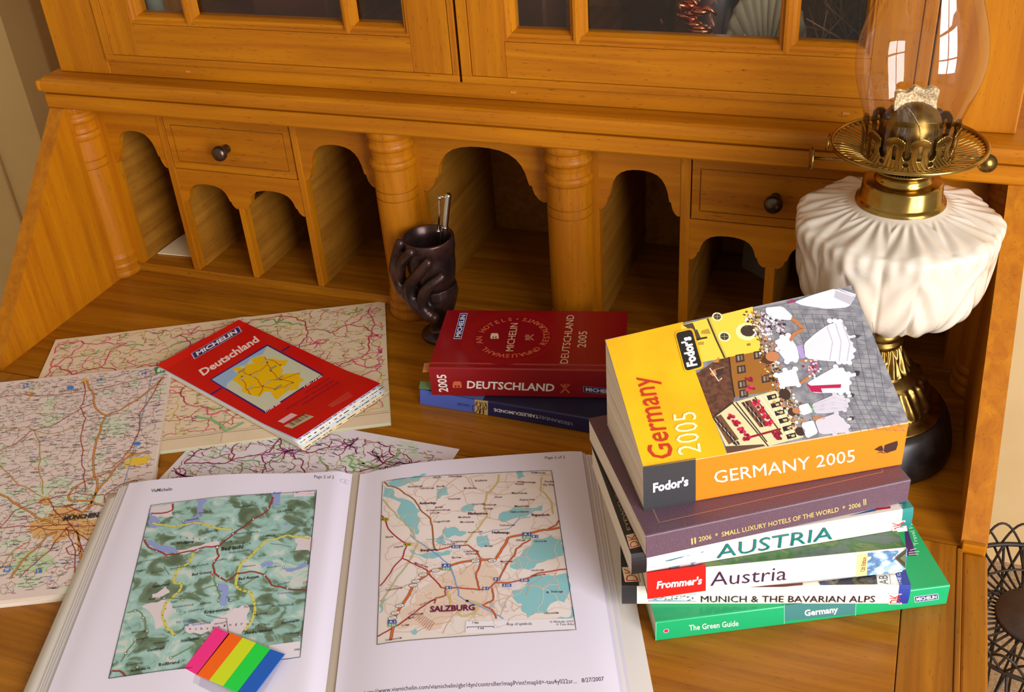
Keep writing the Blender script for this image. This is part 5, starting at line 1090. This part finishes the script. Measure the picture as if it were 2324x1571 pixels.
for x, y in ((995, 742), (1285, 520), (1320, 448), (1202, 580), (1085, 664), (770, 770), (645, 765), (580, 692), (1012, 912), (966, 886), (995, 958), (1002, 1046), (1072, 1046), (1265, 905), (1375, 858), (1505, 828), (690, 1034), (524, 1108), (570, 1146), (592, 1222), (522, 1274), (470, 1352), (536, 1430), (728, 1376), (796, 1044), (768, 1104), (1398, 978), (1466, 1254), (978, 822), (884, 754), (912, 600), (800, 592), (672, 568), (660, 600)):
    a, b = c.uv(LC((x, y))[0]); r = .0016 if (x, y) == (995, 742) else .0011; c.disc(a, b, r, (50, 46, 50), 10); c.disc(a, b, r*.68, (244, 240, 244), 11)
for i, chh in enumerate('Dachsteingruppe'):
    x = 800+i*33; y = 1214-i*1.8+8*sin(i*.5); c.tpx(chh, LC((x, y))[0], LC((x+11, y-1))[0], LC((x+3, y-15))[0], (70, 66, 70), lay=12, res=1)
for i, chh in enumerate('Katergebirge'): x = 780+i*36; y = 690+i*3; c.tpx(chh, LC((x, y))[0], LC((x+10, y-1))[0], LC((x+3, y-12))[0], (60, 60, 60), lay=12, res=1)
c.poly(c.px(LC((1432, 452), (1550, 446), (1552, 420), (1434, 424))), (232, 214, 226), 10); c.tpx('ViaMichelin', LC((1442, 432))[0], LC((1530, 426))[0], LC((1444, 424))[0], (40, 70, 160), bold=.03, lay=12, res=1); c.line(c.px(LC((1480, 440), (1546, 434))), .0006, (226, 186, 60), 12)
c.poly(c.px(LC((1290, 1304), (1470, 1280), (1472, 1372), (1290, 1395))), (236, 230, 236), 9); c.tpx('© Michelin 2005', LC((1330, 1342))[0], LC((1468, 1334))[0], LC((1332, 1330))[0], BKM, bold=.02, lay=12, res=1)
c.tpx('ViaMichelin', LC((614, 424))[0], LC((735, 414))[0], LC((616, 406))[0], (60, 56, 62), bold=.01, lay=3); c.tpx('Page 2 of 2', LC((1550, 342))[0], LC((1664, 346))[0], LC((1552, 326))[0], (60, 56, 62), lay=3)
a, b = c.uv(LC((1728, 362))[0]); c.frame([(a+.0042*cos(k*pi/8), b+.0028*sin(k*pi/8)) for k in range(16)], .0003, (150, 146, 160), 3); c.tpx('2', LC((1722, 368))[0], LC((1734, 368))[0], LC((1722, 356))[0], (150, 146, 160), lay=3)
m.build('printed_page', TF)
# right page: city map
m, c = page(1, HR, (0.004, LR))
MBd = [RM(*p)[0] for p in (((291, 1278),), ((1534, 1185),), ((1380, 190),), ((325, 262),))]; mb = c.px(MBd)
CITY = multi('city_map_print', [(0, (240, 230, 224)), (0.5, (240, 228, 220)), (0.6, (236, 226, 216))], 20, 0.5, 2, 0.2, 'LINEAR', 0.2); pgrid(c, mb, CITY, 1); c.frame(mb, .0005, (40, 34, 50), 16)
c.inside = inq(mb); FO = (142, 202, 206); UR = (232, 208, 186)
def ar(col, lay, *p): area(c, RM, col, lay, *p)
ar(UR, 2, (700, 830), (880, 780), (990, 760), (1060, 880), (1010, 960), (1050, 1080), (960, 1110), (740, 1110), (600, 1190), (420, 1180), (440, 1060), (560, 930)); ar(UR, 2, (480, 620), (600, 640), (640, 720), (540, 690))
for p in ([(325, 280), (400, 320), (480, 370), (560, 440), (560, 500), (545, 590), (500, 570), (440, 490), (330, 350)], [(1130, 940), (1240, 860), (1360, 840), (1475, 830), (1500, 920), (1525, 1100), (1420, 1110), (1230, 1110), (1200, 1020), (1140, 960)], [(1120, 790), (1200, 700), (1260, 620), (1380, 590), (1450, 620), (1450, 720), (1330, 760), (1200, 800)], [(700, 560), (780, 540), (850, 570), (800, 600), (720, 610)], [(330, 265), (420, 240), (560, 220), (600, 205), (560, 250), (430, 290)], [(920, 600), (980, 590), (1000, 650), (940, 670), (915, 640)], [(1050, 480), (1130, 430), (1230, 420), (1330, 400), (1320, 440), (1180, 480), (1080, 510)], [(660, 300), (730, 290), (740, 340), (660, 370)], [(820, 420), (900, 400), (900, 440), (830, 450)], [(1160, 200), (1200, 196), (1210, 230), (1170, 240)], [(490, 680), (640, 700), (760, 690), (740, 715), (560, 710)], [(310, 1000), (350, 980), (330, 1060), (305, 1080)], [(500, 1190), (540, 1180), (530, 1215)], [(640, 630), (700, 590), (720, 640)]): ar(FO, 3, *p)
ar((240, 232, 226), 4, (1360, 1040), (1450, 1010), (1500, 1040), (1490, 1105), (1390, 1100)); ar((226, 220, 236), 4, (1100, 900), (1180, 860), (1190, 900), (1120, 930))
def rr_(col, w_, lay, *p, edge=None, amp=.06): rdl(c, RM, col, w_*.62, lay, *p, edge=edge, amp=amp)
MINC = (200, 150, 120)
for p in ([(430, 250), (560, 300), (640, 290), (690, 220)], [(660, 380), (700, 300), (800, 230), (820, 200)], [(720, 360), (800, 330), (840, 310)], [(620, 480), (660, 420), (720, 400)], [(900, 300), (870, 230), (960, 220)], [(970, 320), (1060, 340), (1160, 330), (1220, 300)], [(1040, 260), (1160, 260), (1280, 270)], [(980, 480), (1060, 500), (1140, 530), (1220, 440), (1240, 380)], [(720, 540), (700, 600), (680, 680)], [(800, 200), (860, 240), (900, 300), (1000, 340)], [(1230, 880), (1300, 840), (1400, 830)], [(1225, 970), (1240, 900), (1330, 850)], [(1000, 850), (1050, 960), (1120, 970), (1060, 1100)], [(760, 1100), (700, 1210)], [(540, 1200), (640, 1150), (760, 1130)], [(360, 900), (450, 920), (560, 870)], [(850, 800), (900, 760), (930, 690)], [(950, 650), (1000, 660), (1100, 620)]): rr_((214, 170, 140), .0009, 5, *p)
network(c, (min(q[0] for q in mb), max(q[0] for q in mb), min(q[1] for q in mb), max(q[1] for q in mb)), 90, 55, [(3, .0006, (226, 196, 176)), (1, .0005, (236, 220, 210))], c.inside, 5)
cc = c.uv(RM((850, 930))[0])
network(c, (cc[0]-.045, cc[0]+.045, cc[1]-.03, cc[1]+.035), 70, 56, [(3, .0007, (240, 226, 216)), (2, .0005, (220, 186, 160))], c.inside, 5)
for p in ([(500, 590), (560, 640), (660, 710), (740, 780), (780, 880), (800, 970), (860, 1010), (960, 1050), (1080, 1115)], [(600, 620), (700, 610), (760, 630)], [(930, 590), (1020, 560), (1120, 550), (1180, 490), (1250, 480)]): rr_((130, 166, 214), .0018 if p[0][0] == 500 else .0010, 6, *p)
for p in ([(330, 370), (420, 480), (520, 590), (550, 640), (500, 740), (420, 850), (350, 960), (310, 1040)],): rr_((206, 200, 140), .0014, 6, *p, edge=(150, 150, 110))
DR = (150, 40, 34); MO = (226, 110, 50); ME2 = (110, 30, 24)
rr_((170, 100, 50), .0014, 7, (335, 262), (360, 285), (430, 305), (510, 360), (560, 430), (625, 490), (640, 580), (660, 690), edge=ME2)
for p in ([(320, 470), (360, 550), (420, 610), (480, 650), (450, 735), (390, 800), (310, 910)], [(445, 735), (500, 765), (600, 810), (650, 870), (690, 920)], [(295, 1225), (360, 1190), (430, 1150), (560, 1050), (660, 990)]): rr_((196, 40, 40), .0013, 8, *p, edge=(130, 30, 30))
for p in ([(375, 1250), (390, 1150), (440, 1040), (520, 900), (620, 820), (760, 780), (900, 750), (1030, 745), (1070, 680), (1110, 610), (1200, 590), (1330, 560), (1430, 545)],): rr_(MO, .0026, 9, *p, edge=ME2)
for p in ([(690, 920), (790, 920), (930, 935), (1000, 920), (1040, 880), (1090, 800), (1150, 720), (1160, 680), (1250, 620)], [(660, 690), (760, 660), (860, 655), (910, 690), (940, 740), (910, 830), (930, 930)], [(1030, 890), (1110, 890), (1200, 870), (1300, 830), (1475, 805)], [(720, 920), (720, 970), (660, 985), (650, 1020)], [(1010, 925), (1015, 1000), (950, 1030), (1010, 1060), (1035, 1115)], [(1430, 490), (1410, 530), (1350, 560)]): rr_((204, 96, 56), .0016, 8, *p, edge=DR)
for p in ([(1055, 195), (1040, 270), (980, 330), (960, 400), (980, 470), (930, 540), (860, 620), (840, 650)], [(1320, 230), (1310, 310), (1370, 370), (1390, 460)], [(735, 940), (750, 1030), (820, 1100), (900, 1080), (930, 1020), (840, 1000)]): rr_((232, 206, 110), .0014, 7, *p, edge=(150, 120, 60))
c.inside = None
PU = (96, 30, 60)
c.tpx('SALZBURG', RM((622, 1074))[0], RM((902, 1062))[0], RM((624, 1040))[0], (110, 14, 70), bold=0.035, lay=14)
c.poly(c.px(RM((846, 1012), (864, 1011), (862, 998), (845, 999))), (60, 20, 60), 14)
for i, chh in enumerate('RG'): x = 1000+i*68; c.tpx(chh, RM((x, 1052))[0], RM((x+32, 1050))[0], RM((x, 1014))[0], (196, 190, 206), lay=11, res=1)
for s_, x0, y0, x1, y1, hh in (('Anthering', 554, 402, 654, 398, 14), ('Elixhausen', 860, 466, 976, 464, 14), ('Hallwang', 1010, 584, 1112, 584, 14), ('Bergheim', 564, 696, 664, 690, 14), ('Eugendorf', 1256, 474, 1362, 474, 14), ('Berg', 656, 426, 694, 422, 10), ('Kreisbachsiedlung', 600, 444, 740, 440, 9), ('Lehen', 624, 460, 672, 458, 9), ('Modham', 800, 488, 866, 486, 11), ('Moosham', 812, 518, 888, 516, 11), ('Ursprung', 886, 406, 954, 402, 10), ('Mödlham', 834, 306, 904, 304, 11), ('Kirnberg', 960, 410, 1028, 408, 11), ('Görling', 952, 434, 1006, 432, 11), ('Schmiding', 738, 232, 814, 230, 11), ('Kralham', 904, 260, 970, 256, 11), ('Waldprechting', 1166, 266, 1272, 268, 10), ('Wimm', 1152, 280, 1198, 280, 10), ('Mayerlehen', 1132, 336, 1220, 336, 11), ('Angerpoint', 1180, 378, 1266, 376, 11), ('Marschalln', 1150, 418, 1234, 418, 11), ('Halberstätten', 1124, 454, 1230, 452, 11), ('Tiefenbach', 1056, 538, 1142, 536, 10), ('Lengfelden', 754, 640, 844, 638, 11), ('Lengfelden', 834, 700, 916, 698, 10), ('Siedlung', 844, 716, 912, 714, 10), ('Maria Plain', 760, 740, 808, 738, 11), ('Voggenberg', 646, 516, 738, 510, 11), ('Fischach', 700, 658, 770, 652, 9), ('Wolzenberg', 482, 298, 568, 292, 11), ('Schönberg', 564, 308, 640, 304, 10), ('Ried', 664, 296, 704, 292, 11), ('Wald', 642, 240, 682, 236, 11), ('Trainting', 734, 374, 804, 370, 11), ('Wien', 1024, 362, 1062, 360, 10), ('Berg', 966, 668, 1004, 666, 11), ('Zilling', 1158, 630, 1208, 630, 10), ('Oberesch', 1270, 638, 1342, 636, 11), ('Heuberg', 1256, 820, 1324, 816, 11), ('Gaisberg', 1374, 952, 1442, 952, 12), ('Oberwinkl', 1332, 1088, 1416, 1084, 11), ('Loig', 446, 1162, 482, 1158, 10), ('Innsbrucker', 560, 1034, 646, 1002, 9), ('Münchner', 528, 772, 600, 796, 11), ('Salzburg', 500, 1096, 572, 1088, 9), ('Mayrwies', 1062, 764, 1128, 762, 10), ('Siezenheim', 346, 944, 440, 928, 11), ('Hagen', 398, 674, 444, 668, 10), ('Eham', 346, 612, 384, 608, 11), ('Guggenthal', 1250, 852, 1334, 844, 9), ('Reitberg', 862, 582, 940, 576, 9), ('Viehhausen', 342, 1256, 436, 1240, 10), ('Seek', 1336, 264, 1388, 264, 12), ('Am Wa', 1326, 284, 1388, 284, 12), ('Linzer', 1074, 818, 1094, 776, 11)):
    c.tpx(s_, RM((x0, y0))[0], RM((x1, y1))[0], RM((x0+1, y0-hh))[0], PU if hh < 13 else (60, 20, 50), bold=0.03 if hh > 12 else .01, lay=13, res=1)
    a, b = c.uv(RM((x1+4, y1-4))[0]); c.disc(a, b, .0007, PU, 13, n=6)
def badge(s_, x, y, w_, h_, bg, fg, lay=13):
    c.poly(c.px(RM((x-w_, y+h_), (x+w_, y+h_), (x+w_, y-h_), (x-w_, y-h_))), bg, lay)
    if s_: c.tpx(s_, RM((x-w_*.66, y+h_*.62))[0], RM((x+w_*.66, y+h_*.62))[0], RM((x-w_*.66, y-h_*.62))[0], fg, bold=.02, lay=lay+1, res=1)
BB, GB = (66, 96, 166), (110, 170, 130)
for x, y in ((1226, 588), (724, 784), (386, 1136)): badge('A 1', x, y, 28, 11, BB, WH); badge('E 55', x, y+20, 28, 10, GB, WH)
for s_, x, y in (('B 1', 1278, 602), ('B 1', 738, 922), ('B 1', 970, 927), ('B 1', 1040, 868), ('B 156', 784, 666), ('B 158', 1212, 876), ('B 158', 1102, 907)): badge(s_, x, y, 14+4*len(s_)-6, 9, BB, WH)
for s_, x, y in (('B 20', 340, 495), ('B 20', 482, 652)): badge(s_, x, y, 24, 9, (186, 170, 40), (60, 50, 20))
for s_, x, y in (('288', 906, 754), ('288', 1010, 752), ('291', 658, 813), ('292', 578, 842), ('293', 534, 882), ('293', 517, 907), ('295', 434, 1035), ('296', 406, 1080), ('296', 388, 1112)):
    a, b = c.uv(RM((x, y))[0]); c.disc(a, b, .0037, (70, 50, 60), 12, .0021); c.disc(a, b, .0033, WH, 13, .0017); c.tpx(s_, RM((x-13, y+5))[0], RM((x+13, y+5))[0], RM((x-13, y-5))[0], (60, 40, 50), lay=14, res=1)
for i in range(12): x = 484+i*12; c.line(c.px(RM((x, 1090+i*9), (x+46-i, 1020+i*7+40))), .0004, (186, 120, 100), 11)
c.poly(c.px(RM((468, 1128), (520, 1108), (526, 1102), (500, 1112), (492, 1104), (486, 1106), (490, 1118))), (60, 60, 110), 13)
c.poly(c.px(RM((845, 1132), (1530, 1112), (1534, 1185), (842, 1205))), (240, 236, 240), 10)
for q in (((855, 1168), (1020, 1164)), ((855, 1168), (855, 1176)), ((1020, 1164), (1020, 1170))): c.line(c.px(RM(*q)), .0005, (50, 40, 60), 12)
c.tpx('1 km', RM((888, 1146))[0], RM((926, 1146))[0], RM((888, 1134))[0], (50, 40, 60), bold=.02, lay=12, res=1); c.tpx('1 mi', RM((922, 1182))[0], RM((958, 1180))[0], RM((922, 1170))[0], (50, 40, 60), bold=.02, lay=12, res=1); c.tpx('Key of symbols', RM((1104, 1158))[0], RM((1258, 1154))[0], RM((1104, 1142))[0], (40, 40, 56), lay=12, res=1)
c.tpx('© Michelin 2007', RM((1370, 1142))[0], RM((1518, 1138))[0], RM((1370, 1130))[0], (40, 40, 56), lay=12, res=1); c.tpx('© Tele Atlas', RM((1410, 1158))[0], RM((1522, 1155))[0], RM((1410, 1146))[0], (40, 40, 56), lay=12, res=1)
c.poly(c.px(RM((1240, 216), (1370, 218), (1372, 194), (1240, 194))), (244, 232, 216), 11); c.tpx('ViaMichelin', RM((1248, 208))[0], RM((1346, 210))[0], RM((1248, 198))[0], (50, 70, 150), bold=.03, lay=13, res=1); c.line(c.px(RM((1310, 218), (1370, 214))), .0006, (226, 186, 60), 13)
c.poly(c.px(RM((1348, 956), (1364, 955), (1357, 943))), (40, 50, 90), 13)
TXC = (56, 46, 52)
c.tpx('ViaMichelin', RM((302, 188))[0], RM((435, 160))[0], RM((300, 172))[0], TXC, bold=.01, lay=3); c.tpx('Page 2 of 2', RM((1340, 116))[0], RM((1464, 112))[0], RM((1340, 100))[0], TXC, lay=3)
c.tpx('http://www.viamichelin.com/viamichelin/gbr/dyn/controller/mapPrint?mapId=-tau4y022sr...', RM((214, 1592))[0], RM((1540, 1516))[0], RM((212, 1566))[0], TXC, lay=3, bold=-.002); c.tpx('8/27/2007', RM((1570, 1512))[0], RM((1708, 1502))[0], RM((1568, 1486))[0], TXC, lay=3)
m.build('printed_page', TF)
# ---- index flags in their clear holder, lying on the left page
zf = 0.0152; FL = thing('index_flag_set', 'set of five neon index flags in a clear holder on the left folder page', 'sticky flags', atz(530, 1500, zf))
def flat(px, z, t, mat, nm, par, lab=None):
    P = [atz(*p, z) for p in px]; n = len(P); up = V((0, 0, t)); m = MB(); m.add(P+[p+up for p in P], [list(range(n))[::-1], list(range(n, 2*n))]+[(i, (i+1) % n, n+(i+1) % n, n+i) for i in range(n)], mat); o = m.build(nm, par)
    if lab: o['label'] = lab
    return o
LP = lambda *p: LC(*p)[::-1]
flat(LC((760, 1450), (800, 1492), (1100, 1640), (1200, 1660), (1230, 1630), (1392, 1350), (1380, 1342), (1000, 1196), (975, 1200)), zf, 0.0004, FILM, 'clear_holder', FL)
for cl, lab, p in (((252, 44, 140), 'neon pink flag', [(806, 1436), (880, 1474), (1066, 1240), (988, 1200)]), ((255, 104, 10), 'neon orange flag', [(876, 1474), (950, 1505), (1141, 1262), (1064, 1232)]), ((214, 232, 30), 'neon yellow flag', [(950, 1505), (1030, 1538), (1218, 1292), (1141, 1262)]), ((10, 224, 70), 'neon green flag', [(1030, 1540), (1110, 1575), (1300, 1326), (1218, 1294)]), ((6, 96, 196), 'blue flag', [(1112, 1575), (1192, 1608), (1382, 1356), (1302, 1328)])):
    flat(LC(*p), zf+0.0005, 0.0007, ink(cl, 0.4, 0.2), 'flag', FL, lab)
# ================================================================== things in the pigeonholes and behind the glass
E_ = thing('envelope', 'cream envelope lying in the leftmost pigeonhole', 'envelope', (0.075, 0.06, ZF))
flat([(358, 576), (443, 584), (452, 548), (436, 524), (404, 542)], ZF+0.0005, 0.0012, ink((242, 226, 184), 0.7), 'paper_body', E_)
P = [V((0.752, 0.19, ZF)), V((0.792, 0.16, ZF)), V((0.792, 0.175, ZF+0.055)), V((0.752, 0.205, ZF+0.06))]
m = MB(); m.add(P+[p+V((0, 0.0008, 0)) for p in P], [(0, 1, 2, 3), (7, 6, 5, 4), (0, 4, 5, 1), (1, 5, 6, 2), (2, 6, 7, 3), (3, 7, 4, 0)], ink((150, 140, 128), 0.6)); o = m.build('card', None, (0.772, 0.18, ZF)); tag(o, 'grey card leaning in the pigeonhole under the right drawer', 'card')
SH = 0.272
def stand(name, label, cat, px, Y):
    q = aty(px[0], px[1], Y); return thing(name, label, cat, (q.x, Y, SH)), q.x
T, x = stand('copper_ornament', 'crumpled shiny copper ornament behind the right glass door', 'ornament', (1572, 40), 0.10)
rnd = random.Random(4); m = MB()
for i in range(26):
    z = 0.004+i*0.0034; r = 0.016-0.006*(z/0.09); a = i*2.4; m.ball((x+rnd.uniform(-r, r)*.7, 0.10+rnd.uniform(-r, r)*.7, SH+z), rnd.uniform(.006, .010), COPPER, (1.3, 1.0, .55), 10)
for i in range(9):
    a = rnd.uniform(0, 2*pi); z = rnd.uniform(.01, .08); m.tube([(x, 0.10, SH+z), (x+.016*cos(a), 0.10+.012*sin(a), SH+z+.004), (x+.024*cos(a+.4), 0.10+.016*sin(a), SH+z-.003)], [.003, .0022, .0012], COPPER, 6)
m.build('crumpled_body', T)
T, x = stand('pewter_beaker', 'tall silvery beaker next to the copper ornament behind glass', 'beaker', (1628, 40), 0.13)
m = MB(); m.lathe((x, 0.13, SH), [(0.001, 0), (0.020, 0), (0.021, 0.004), (0.019, 0.01), (0.021, 0.06), (0.024, 0.11), (0.026, 0.15), (0.025, 0.152), (0.0225, 0.11), (0.018, 0.012), (0.001, 0.01)], ink((200, 196, 196), 0.25, 0, 0.9), 40); m.build('beaker_body', T)
T, x = stand('crystal_stopper', 'small pale crystal stopper behind the right glass door', 'stopper', (1688, 45), 0.11)
m = MB(); m.lathe((x, 0.11, SH), [(0.001, 0), (0.008, 0), (0.008, 0.012), (0.004, 0.018), (0.010, 0.030), (0.012, 0.042), (0.008, 0.052), (0.001, 0.060)], ink((206, 206, 216), 0.1, 0.8), 8, smooth=False); m.build('stopper_body', T)
T, x = stand('seashell', 'large pale fan-shaped seashell beside the right muntin behind glass', 'shell', (1748, 45), 0.12)
m = MB(); vs = []; n1, n2 = 44, 12
for j in range(n2+1):
    for i in range(n1+1):
        a = pi*(0.06+0.88*i/n1); r = 0.085*j/n2*(0.85+0.15*sin(a)); rp = 0.0022*cos(i*pi*14/n1*2)*(j/n2); vs.append((x+r*cos(a)*.55, 0.12+0.02*sin(pi*j/n2*.55)*-1+rp, SH+0.002+r*sin(a)*1.1))
m.add(vs, [(j*(n1+1)+i, j*(n1+1)+i+1, (j+1)*(n1+1)+i+1, (j+1)*(n1+1)+i) for j in range(n2) for i in range(n1)], ink((160, 144, 112), 0.6), True); o = m.build('shell_body', T); md = o.modifiers.new('t', 'SOLIDIFY'); md.thickness = 0.003
T, x = stand('dried_twig_bundle', 'tangled bundle of dry brown twigs behind the rightmost pane', 'dried twigs', (1900, 45), 0.10)
rnd = random.Random(9); m = MB(); TW = [ink((112, 74, 36), 0.8), ink((84, 54, 28), 0.8), ink((138, 96, 50), 0.8)]
for i in range(420):
    p = V((x+rnd.uniform(-.05, .05), 0.10+rnd.uniform(-.04, .05), SH+.003+rnd.uniform(0, .02))); d = V((rnd.gauss(0, .6), rnd.gauss(0, .4), rnd.uniform(.3, 1))).normalized(); L_ = rnd.uniform(.04, .12); s1 = d.orthogonal()*rnd.uniform(-.012, .012)
    if min((p+d*L_).y, (p+d*L_*.5+s1).y) < .045 or max((p+d*L_).x, (p+d*L_*.5+s1).x) > .97 or min((p+d*L_).x, p.x) < .81: continue
    m.tube([p, p+d*L_*.5+s1, p+d*L_], [.0011, .0009, .0005], TW[i % 3], 4)
m.build('twigs', T)
T, x = stand('green_bottle', 'slim pale green bottle behind the leftmost pane', 'bottle', (352, 12), 0.10)
m = MB(); m.lathe((x, 0.10, SH), [(0.001, 0), (0.009, 0), (0.010, 0.004), (0.010, 0.10), (0.006, 0.13), (0.005, 0.17), (0.001, 0.172)], ink((150, 152, 128), 0.3, 0.4), 24); m.build('bottle_body', T)
T, x = stand('wooden_box', 'brown wooden box behind the wide pane of the left door', 'box', (690, 20), 0.16)
m = MB(); m.box(x-0.05, x+0.05, 0.13, 0.20, SH, SH+0.11, ink((96, 46, 16), 0.5), 0.004); m.build('box_body', T); m = MB(); m.box(x-0.052, x+0.052, 0.128, 0.202, SH+0.1105, SH+0.13, ink((110, 54, 18), 0.45), 0.004); m.build('lid', T)
T, x = stand('wooden_box', 'dark brown box behind the left pane of the right door', 'box', (1200, 20), 0.16)
m = MB(); m.box(x-0.03, x+0.03, 0.13, 0.20, SH, SH+0.14, ink((84, 44, 20), 0.5), 0.004); m.build('box_body', T); m = MB(); m.box(x-0.032, x+0.032, 0.128, 0.202, SH+0.1405, SH+0.155, ink((70, 36, 16), 0.45), 0.003); m.build('lid', T)
T, x = stand('crystal_tumbler', 'clear cut tumbler behind the wide pane of the right door', 'glass', (1470, 20), 0.12)
m = MB(); m.lathe((x, 0.12, SH), [(0.001, 0.002), (0.024, 0.0), (0.026, 0.004), (0.028, 0.05), (0.030, 0.10), (0.0285, 0.10), (0.026, 0.05), (0.024, 0.010), (0.001, 0.010)], GLASS, 24, smooth=False); m.build('tumbler_body', T)
T, x = stand('crystal_tumbler', 'clear cut tumbler behind the narrow pane beside the door gap', 'glass', (880, 20), 0.10)
m = MB(); m.lathe((x, 0.10, SH), [(0.001, 0.002), (0.020, 0.0), (0.022, 0.004), (0.024, 0.05), (0.026, 0.10), (0.0245, 0.10), (0.022, 0.05), (0.020, 0.010), (0.001, 0.010)], GLASS, 24, smooth=False); m.build('tumbler_body', T)

# ================================================================== wire stool on the floor beyond the bureau's right end
SZ = -0.36; c = atz(2350, 1402, SZ); WIRE = ink((46, 38, 32), 0.5, 0, 0.3)
T = thing('wire_stool', 'dark wire stool with a looped rim on the floor right of the bureau', 'stool', (c.x, c.y, FLOOR_Z)); R1 = 0.112; R0 = 0.044
def circ(r, z, n=72): return [(c.x+r*cos(2*pi*k/n), c.y+r*sin(2*pi*k/n), z) for k in range(n)]
m = MB(); m.lathe((c.x, c.y, SZ), [(0.0005, -0.004), (R0, -0.004), (R0+0.001, 0.0), (R0, 0.004), (0.0005, 0.006)], noisy('dark_disc', (52, 40, 30), (74, 58, 44), 30, 0.7), 48); m.build('seat_disc', T)
m = MB(); n = 44
for k in range(n):
    a = 2*pi*k/n; m.tube([(c.x+r*cos(a), c.y+r*sin(a), SZ-0.002+0.012*((r-R0)/(R1-R0))**2) for r in (R0-.006, .062, .080, .098, R1)], 0.0016, WIRE, 5)
m.tube(circ(0.074, SZ+0.004), 0.0016, WIRE, 5, True); m.tube(circ(R1, SZ+0.011), 0.0030, WIRE, 6, True); m.build('radial_wires', T)
m = MB(); nl = 26
for k in range(nl):
    a0 = 2*pi*k/nl; pts = []
    for i in range(13):
        t = i/12; a = a0+(t-.5)*2*pi/nl*1.9; pts.append((c.x+(R1+.006*sin(pi*t))*cos(a), c.y+(R1+.006*sin(pi*t))*sin(a), SZ+0.011+0.030*sin(pi*t)))
    m.tube(pts, 0.0016, WIRE, 5)
m.build('looped_rim', T)
m = MB(); n = 30; zb = FLOOR_Z+0.004
for k in range(n):
    a = 2*pi*k/n
    for s in (1, -1):
        b = a+s*2*pi/n*1.5; m.tube([(c.x+R1*cos(a), c.y+R1*sin(a), SZ+0.010), (c.x+(R1+.012)*cos((a+b)/2), c.y+(R1+.012)*sin((a+b)/2), SZ-0.10), (c.x+(R1+.03)*cos(b), c.y+(R1+.03)*sin(b), zb)], 0.0018, WIRE, 5)
m.tube(circ(R1+.010, SZ-.085), 0.003, WIRE, 6, True); m.tube(circ(R1+.03, zb), 0.0035, WIRE, 6, True); m.build('wire_skirt', T)
